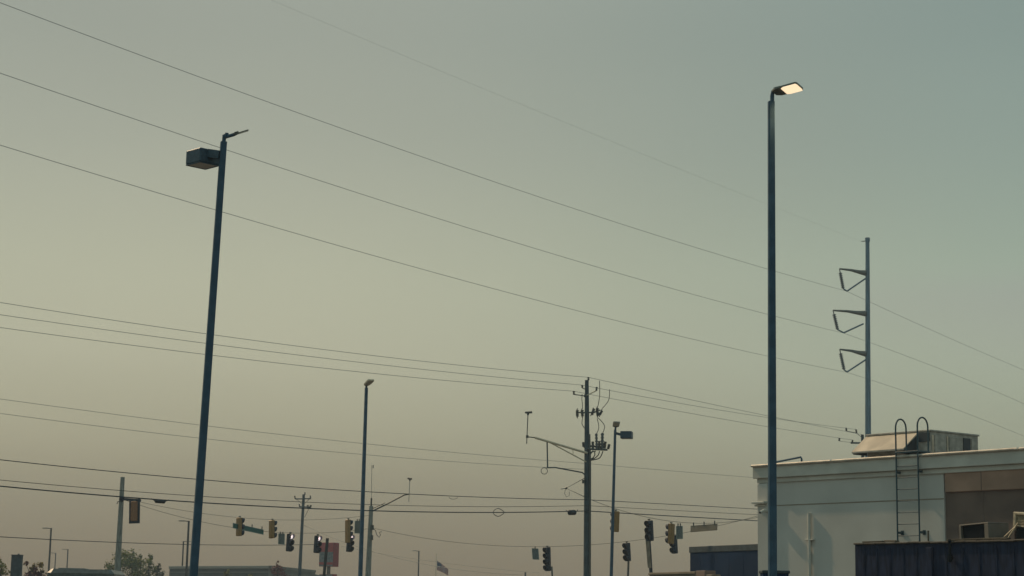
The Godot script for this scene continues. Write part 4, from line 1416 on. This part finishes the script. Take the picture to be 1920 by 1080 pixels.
	# signals: [span, px, py of the top, turn, label, lit, sections]
	var right := PI / 2
	var grp := "yellow-backed signals"
	var ys := signal_head(3, "yellow-backed signal in front of the green street sign", grp, M.signal_yellow)
	var proto4 := signal_head(4, "taller yellow-backed signal overlapping a lit dark one", grp, M.signal_yellow)
	var dk := signal_head(3, "lit dark signal beside the square grey hanging sign", "dark-faced signals", M.signal_black)
	var depth := func(c: Array, px: float) -> float: return -on_curve(c, px).z
	var place := func(o: Node3D, c: Array, px: float, py: float, turn: float, tilt := 0.0) -> void:
		o.position = W(px, py, -on_curve(c, px).z)
		o.rotation = Vector3(0, turn, tilt)
	place.call(ys, k2, 449.5, 970.5, 133 * RAD, -0.03)
	var y2 := dup(ys, Vector3.ZERO, 0, "yellow-backed signal next to the square grey hanging sign")
	place.call(y2, k2, 510.5, 975.5, 133 * RAD, -0.05)
	place.call(proto4, k2, 653.0, 974.5, 130 * RAD, -0.05)
	var y4 := dup(ys, Vector3.ZERO, 0, "yellow-backed signal half behind the shoebox lamp pole by the wooden pole")
	place.call(y4, k5, 1154.5, 958.5, -148 * RAD, 0.04)
	var y5 := dup(ys, Vector3.ZERO, 0, "yellow-backed signal hung beside the blank grey-green sign")
	place.call(y5, k5, 1258.5, 982.0, -133 * RAD, 0.07)
	place.call(dk, k1, 544.5, 1000.5, 48 * RAD, -0.05)
	var d2 := dup(dk, Vector3.ZERO, 0, "lit dark signal just beside the pylon sign's face")
	place.call(d2, k1, 596.0, 1004.0, 48 * RAD, -0.05)
	var d3 := dup(dk, Vector3.ZERO, 0, "lit dark signal under the taller yellow-backed one")
	place.call(d3, k1, 657.0, 1002.5, 48 * RAD, -0.05)
	var d5 := dup(dk, Vector3.ZERO, 0, "unlit dark signal above a thin post, next to the shoebox lamp pole")
	place.call(d5, k4, 1175.0, 1018.0, -42 * RAD, 0.08)
	var d6 := dup(dk, Vector3.ZERO, 0, "unlit dark signal tucked below the yellow-backed one near the shop")
	place.call(d6, k4, 1263.0, 1003.5, -48 * RAD, 0.07)
	var d7 := dup(dk, Vector3.ZERO, 0, "dark signal directly above the leaning post with the beige panel")
	place.call(d7, k5, 1217.0, 976.0, -40 * RAD, 0.06)
	var d4 := signal_head(4, "tall unlit dark signal beside the small grey hanging sign", "dark-faced signals", M.signal_black)
	place.call(d4, k4, 1026.0, 1026.0, -45 * RAD, 0.05)
	for o in [dk, d2, d3]: light_lens(o)
	var bp := signal_head(3, "brown-backed signal in a black backplate under the strain pole's arm", "", M.signal_brown, true)
	bp.position = W(252.5, 940, 99.7)
	bp.rotation = Vector3(0, 170 * RAD, -0.04)
	for e in [[1163.0, 1013.0, 1168.0, 1020.0], [1191.0, 1013.0, 1180.0, 1018.0]]:
		pass

	# hanging signs
	var dd: float = depth.call(k1, 466.0)
	var g0 := W(437, 980.5, dd - 1.2)
	var g1 := W(494, 993, dd + 1.0)
	hung_plate("street_name_sign", "long green street name sign hanging on a slant behind a signal", "street sign", [g0, g1, g1 - Vector3(0, 0.31, 0), g0 - Vector3(0, 0.3, 0)], M.sign_green, M.sign_rim, [0.3, 0.62, 0.95], 0.16)
	dd = depth.call(k1, 527.0)
	hung_plate("hanging_sign", "square pale grey hanging sign between two signals by the green street sign", "sign", [W(522, 1000, dd), W(534, 1000.5, dd), W(534, 1020.5, dd), W(521.5, 1020.5, dd)], M.sign_back, M.sign_rim, [0.3, 0.7], 0.1)
	dd = depth.call(k2, 671.0)
	hung_plate("hanging_sign", "dark grey hanging sign touching the slim lamp pole", "sign", [W(665.5, 976.5, dd), W(678, 977, dd), W(677, 1000.5, dd), W(664.5, 1000, dd)], M.fixture_grey, M.sign_rim, [0.35, 0.65], 0.12)
	dd = depth.call(k4, 1003.0)
	hung_plate("hanging_sign", "small grey hanging sign beside the tall unlit signal", "sign", [W(997, 1028, dd), W(1009.5, 1028.5, dd), W(1011, 1049.5, dd), W(998.5, 1049, dd)], M.sign_back, M.sign_rim, [0.5], 0.12)
	dd = depth.call(k5, 1273.0)
	hung_plate("hanging_sign", "blank grey-green hanging sign between a signal and the tan street sign", "sign", [W(1267.5, 986.5, dd), W(1280, 986, dd), W(1280, 1012, dd), W(1268, 1011, dd)], M.sign_back, M.sign_rim, [0.3, 0.65], 0.14)
	dd = depth.call(k5, 1320.0)
	hung_plate("street_name_sign", "long tan street name sign hung by three straps before the navy building", "street sign", [W(1295.5, 986, dd + 0.8), W(1345, 982, dd - 0.8), W(1344.5, 993, dd - 0.8), W(1295, 998, dd + 0.8)], M.sign_tan, M.beige_wall, [0.1, 0.5, 0.9], 0.17)


func left_things() -> void:
	# grey slab sign
	var p := W(32.5, 1041.5, 90)
	var o := thing("slab_sign", "dark grey upright slab sign between the two small trees", "sign", Vector3(p.x, 0, p.z))
	var b := MB.new()
	b.cbox(Vector3(p.x, p.y / 2, p.z), Vector3(0.5, p.y, 0.3), 0.02)
	part(b, "slab", M.slab_grey, o)
	var c := MB.new()
	c.cbox(Vector3(p.x, p.y + 0.015, p.z), Vector3(0.53, 0.05, 0.33), 0.012)
	part(c, "cap", M.slab_grey, o)
	var k := MB.new()
	k.tube([Vector3(p.x + 0.06, p.y + 0.03, p.z), Vector3(p.x + 0.06, p.y + 0.09, p.z)], [0.06, 0.03], 8)
	part(k, "finial", M.slab_grey, o)
	# pale van: only its upper part shows
	var y0 := W(90, 1066, 74).y
	var A := W(88, 1066, 74)
	var C := W(214, 1068, 74.3)
	var al := (C - A)
	al.y = 0
	var ln := al.length()
	al = al.normalized()
	var bs := Basis(al, Vector3.UP, al.cross(Vector3.UP))
	var f := Vector3(A.x, 0, A.z)
	var v := thing("van", "pale high-roofed van with a blue windscreen, seen only at roof level", "van", f + al * ln / 2 - bs.z * 2.6)
	var body := MB.new()
	var cen := f + al * ln / 2 - bs.z * 2.6
	body.cbox(cen + Vector3(0, 0.45 + (y0 - 0.45) / 2, 0), Vector3(ln, y0 - 0.45, 5.2), 0.16, bs)
	part(body, "body", M.van_white, v)
	var ws := MB.new()
	ws.cbox(cen + bs.z * 2.6 + al * ln * 0.06 + Vector3(0, y0 - 0.62, 0), Vector3(ln * 0.34, 0.72, 0.03), 0.01, bs)
	part(ws, "windscreen", M.glass_blue, v)
	var rw := MB.new()
	rw.cbox(cen + bs.z * 2.6 - al * ln * 0.32 + Vector3(0, y0 - 0.6, 0), Vector3(ln * 0.2, 0.5, 0.03), 0.01, bs)
	part(rw, "window", M.store_band, v)
	var rr := MB.new()
	rr.cbox(cen + bs.z * 1.6 - al * ln * 0.15 + Vector3(0, y0 + 0.01, 0), Vector3(ln * 0.4, 0.06, 1.6), 0.02, bs)
	part(rr, "roof_hatch", M.sign_back, v)
	for s in [-1.0, 1.0]:
		for t in [-1.0, 1.0]:
			var w := MB.new()
			var wc: Vector3 = cen + al * s * (ln / 2 - 0.15) + bs.z * t * 1.7 + Vector3(0, 0.38, 0)
			w.tube([wc - al * 0.13, wc + al * 0.13], 0.38, 16)
			var wh := part(w, "wheel", M.rubber, v)
			var hb := MB.new()
			hb.tube([wc + al * s * 0.131, wc + al * s * 0.15], 0.2, 12)
			part(hb, "rim", M.galvanised, wh)
	for s in [-1.0, 1.0]:
		var hl := MB.new()
		hl.cbox(cen + bs.z * 2.61 + al * s * ln * 0.38 + Vector3(0, 0.85, 0), Vector3(0.28, 0.2, 0.04), 0.01, bs)
		part(hl, "headlight", M.fixture_lens, v)


func bin_and_junk() -> void:
	var tl := W(1603, 1018.5, 35.5)
	var y0 := tl.y
	var tr := H(1919, 1011.5, y0)
	var al := (tr - tl)
	var seen_len := al.length()
	al = al.normalized()
	var bs := Basis(al, Vector3.UP, al.cross(Vector3.UP))
	var f := Vector3(tl.x, 0, tl.z)
	var ln := 6.4
	var deep := 2.3
	var o := thing("roll_off_bin", "dark navy open-topped skip with ribbed sides in front of the shop", "skip", f + al * ln / 2 - bs.z * deep / 2)
	var at := func(u: float, y: float, w: float) -> Vector3: return f + al * u + Vector3(0, y, 0) + bs.z * w   # w towards the camera
	var fw := MB.new()
	fw.box(at.call(ln / 2, (y0 + 0.2) / 2, -0.03), Vector3(ln, y0 - 0.2, 0.06), bs)
	part(fw, "side_wall", M.bin_navy, o)
	var bw := MB.new()
	bw.box(at.call(ln / 2, (y0 + 0.2) / 2, -deep + 0.03), Vector3(ln, y0 - 0.2, 0.06), bs)
	part(bw, "side_wall", M.bin_navy, o)
	for u in [0.03, ln - 0.03]:
		var e := MB.new()
		e.box(at.call(u, (y0 + 0.2) / 2, -deep / 2), Vector3(0.06, y0 - 0.21, deep - 0.13), bs)
		part(e, "end_wall", M.bin_navy, o)
	var fl := MB.new()
	fl.box(at.call(ln / 2, 0.25, -deep / 2), Vector3(ln - 0.13, 0.1, deep - 0.13), bs)
	part(fl, "floor_plate", M.bin_rust, o)
	var rim := MB.new()
	var up0 := 0.0
	while up0 < ln - 0.01:           # a worn, slightly wavy top rail
		var up1 := minf(up0 + 0.28, ln)
		rim.cbox(at.call((up0 + up1) / 2, y0 - 0.015 + rng.randf_range(-0.006, 0.006), 0.0), Vector3(up1 - up0 + 0.01, 0.035, 0.1), 0.012, bs * Basis(Vector3.BACK, rng.randf_range(-0.02, 0.02)))
		up0 = up1
	part(rim, "top_rail", M.bin_rust, o)
	var k := 0
	for px in [1622.0, 1648.0, 1674.0, 1700.0, 1726.0, 1752.0, 1782.0, 1812.0, 1842.0, 1872.0, 1902.0, 1932.0, 1962.0]:
		var q := W(px, 1050, 35)
		var u: float = seen_len * (px - 1603) / 316.0
		if u > ln: break
		var rb := MB.new()
		var wide := 0.15 if px == 1752.0 else 0.035
		rb.cbox(at.call(u, (y0 - 0.12) / 2 + 0.1, 0.005 if wide < 0.1 else 0.025), Vector3(wide, y0 - 0.3, 0.012 if wide < 0.1 else 0.06), 0.01, bs)
		part(rb, "rib", M.bin_navy, o)
		k += 1
	for s in [0.8, 5.6]:
		for w in [-0.25, -deep + 0.25]:
			var wh := MB.new()
			var c: Vector3 = at.call(s, 0.11, w)
			wh.tube([c - bs.z * 0.1, c + bs.z * 0.1], 0.11, 12)
			part(wh, "roller", M.rubber, o)
	# load: rubble of boards inside the skip
	var heap := MB.new()
	for i in 70:
		var c: Vector3 = at.call(rng.randf_range(0.3, ln - 0.4), y0 - rng.randf_range(0.15, 0.5), -rng.randf_range(0.3, deep - 0.3))
		heap.box(c, Vector3(rng.randf_range(0.4, 1.2), 0.03, rng.randf_range(0.08, 0.3)), Basis.from_euler(Vector3(rng.randf_range(-0.25, 0.25), rng.randf() * TAU, rng.randf_range(-0.25, 0.25))))
	var ru := part(heap, "rubble", M.timber, self)
	ru.set_meta("kind", "stuff")
	ru.set_meta("label", "loose boards filling the navy skip")
	var px_u := func(px: float) -> float: return seen_len * (px - 1603) / 316.0
	var sc := seen_len / 316.0
	# old appliance with a dark open front
	var c0: Vector3 = at.call(px_u.call(1829.0), y0 + 0.155, -0.32)
	var ap := thing("old_appliance", "old metal appliance case with a black open front on the skip", "appliance", c0 - Vector3(0, 0.155, 0))
	var tb := bs * Basis(Vector3.UP, -0.2) * Basis(Vector3.BACK, 0.03)
	var w0 := 66 * sc
	var hh := 0.31
	for s in [[Vector3(0, hh / 2 - 0.012, 0), Vector3(w0, 0.024, 0.45)], [Vector3(0, -hh / 2 + 0.012, 0), Vector3(w0, 0.024, 0.45)], [Vector3(-w0 / 2 + 0.03, 0, 0), Vector3(0.06, hh - 0.05, 0.45)], [Vector3(w0 / 2 - 0.06, 0, 0), Vector3(0.12, hh - 0.05, 0.45)], [Vector3(0, 0, -0.215), Vector3(w0 - 0.19, hh - 0.05, 0.02)]]:
		var cs := MB.new()
		cs.cbox(c0 + tb * s[0], s[1], 0.006, tb)
		part(cs, "case_panel", M.metal_case, ap)
	var inn := MB.new()
	inn.box(c0 + tb * Vector3(-0.03, 0, 0.17), Vector3(w0 - 0.2, hh - 0.06, 0.02), tb)
	part(inn, "dark_screen", M.dark_hollow, ap)
	# small brown carton
	var c1: Vector3 = at.call(px_u.call(1886.0), y0 + 0.09, -0.5)
	var ct := thing("carton", "small dark brown carton between the appliance and the cream casing", "carton", c1 - Vector3(0, 0.09, 0))
	var cb := MB.new()
	cb.cbox(c1, Vector3(0.24, 0.17, 0.2), 0.005, bs * Basis(Vector3.UP, 0.3))
	part(cb, "box", M.brown_box, ct)
	var cf := MB.new()
	cf.box(c1 + Vector3(-0.04, 0.1, 0), Vector3(0.16, 0.006, 0.1), bs * Basis(Vector3.UP, 0.3) * Basis(Vector3.BACK, 0.3))
	part(cf, "flap", M.timber, ct)
	# cream casing with louvres
	var c2: Vector3 = at.call(px_u.call(1905.0), y0 + 0.25, -0.35)
	var ac := thing("air_conditioner_case", "cream plastic appliance casing with louvres tipped on the skip's load", "appliance", c2 - Vector3(0, 0.25, 0))
	var rb2 := bs * Basis(Vector3.UP, -0.15) * Basis(Vector3.BACK, -0.1)
	var f1 := MB.new()
	f1.cbox(c2 + rb2 * Vector3(0.1, 0.21, 0), Vector3(0.56, 0.05, 0.4), 0.012, rb2)
	f1.cbox(c2 + rb2 * Vector3(-0.14, 0.05, 0), Vector3(0.075, 0.3, 0.4), 0.012, rb2)
	f1.cbox(c2 + rb2 * Vector3(0.36, 0.0, 0), Vector3(0.06, 0.4, 0.4), 0.012, rb2)
	f1.cbox(c2 + rb2 * Vector3(0.1, -0.01, 0.05), Vector3(0.46, 0.03, 0.3), 0.01, rb2)
	part(f1, "frame", M.cream, ac)
	for i in 6:
		var lv := MB.new()
		lv.box(c2 + rb2 * Vector3(0.11, 0.03 + i * 0.028, 0.16), Vector3(0.44, 0.02, 0.012), rb2 * Basis(Vector3.RIGHT, 0.5))
		part(lv, "louvre", M.cream, ac)
	var lo := MB.new()
	lo.cbox(c2 + rb2 * Vector3(0.12, -0.15, 0.0), Vector3(0.46, 0.22, 0.36), 0.02, rb2)
	part(lo, "dark_motor", M.dark_hollow, ac)
	# loose boards on the rim, each its own
	var boards := [[1640.0, 0.5, 0.012, 0.02], [1676.0, 0.34, 0.02, -0.05], [1815.0, 0.75, 0.016, 0.03], [1870.0, 0.6, 0.02, 0.0]]
	var what := ["thin board lying along the skip's rim at its far corner", "short splintered board on the skip's rim below the ladder", "pale board lying in front of the black-fronted appliance", "board on the rim below the brown carton"]
	for i in boards.size():
		var e = boards[i]
		var m := MB.new()
		m.cbox(at.call(px_u.call(e[0]), y0 + 0.015 + e[2] / 2, -0.02), Vector3(e[1], e[2] + 0.012, 0.1), 0.004, bs * Basis(Vector3.BACK, e[3] * 0.6) * Basis(Vector3.UP, e[3] * 3))
		single(m, "board", M.timber, what[i], "board", "boards on the skip")
	for i in 2:
		var m := MB.new()
		var a: Vector3 = at.call(px_u.call([1877.0, 1886.0][i]), y0 + 0.03, -0.1)
		var b: Vector3 = at.call(px_u.call([1898.0, 1901.0][i]), y0 + [0.25, 0.3][i], -0.15)
		m.tube([a, b], 0.016, 4, true, true)
		single(m, "slat", M.cream, ["lower pale slat leaning from the rim onto the cream casing", "steeper pale slat leaning against the cream casing"][i], "slat", "leaning slats")
	# rod and strap
	var rd: Vector3 = W(1740.5, 995, 35)
	var fo := foot_of(rd, 1741.5, 35)
	single(bars([[fo, rd]], 0.018, 8), "metal_rod", M.timber, "thin rusty rod standing upright against the skip", "rod")
	var st := thing("hanging_strap", "dark strap with a knotted end hanging over the skip's rim", "strap", at.call(px_u.call(1793.0), y0 - 0.4, 0.08))
	var s0: Vector3 = at.call(px_u.call(1793.0), y0 + 0.02, 0.07)
	var sb := MB.new()
	sb.box(s0 - Vector3(0, 0.13, 0), Vector3(0.05, 0.28, 0.012), bs)
	part(sb, "strap", M.dark_hollow, st)
	var kn := MB.new()
	kn.tube([s0 - Vector3(0, 0.26, 0), s0 - Vector3(-0.01, 0.32, 0), s0 - Vector3(0.01, 0.4, 0)], [0.03, 0.055, 0.035], 8)
	part(kn, "knot", M.dark_hollow, st)
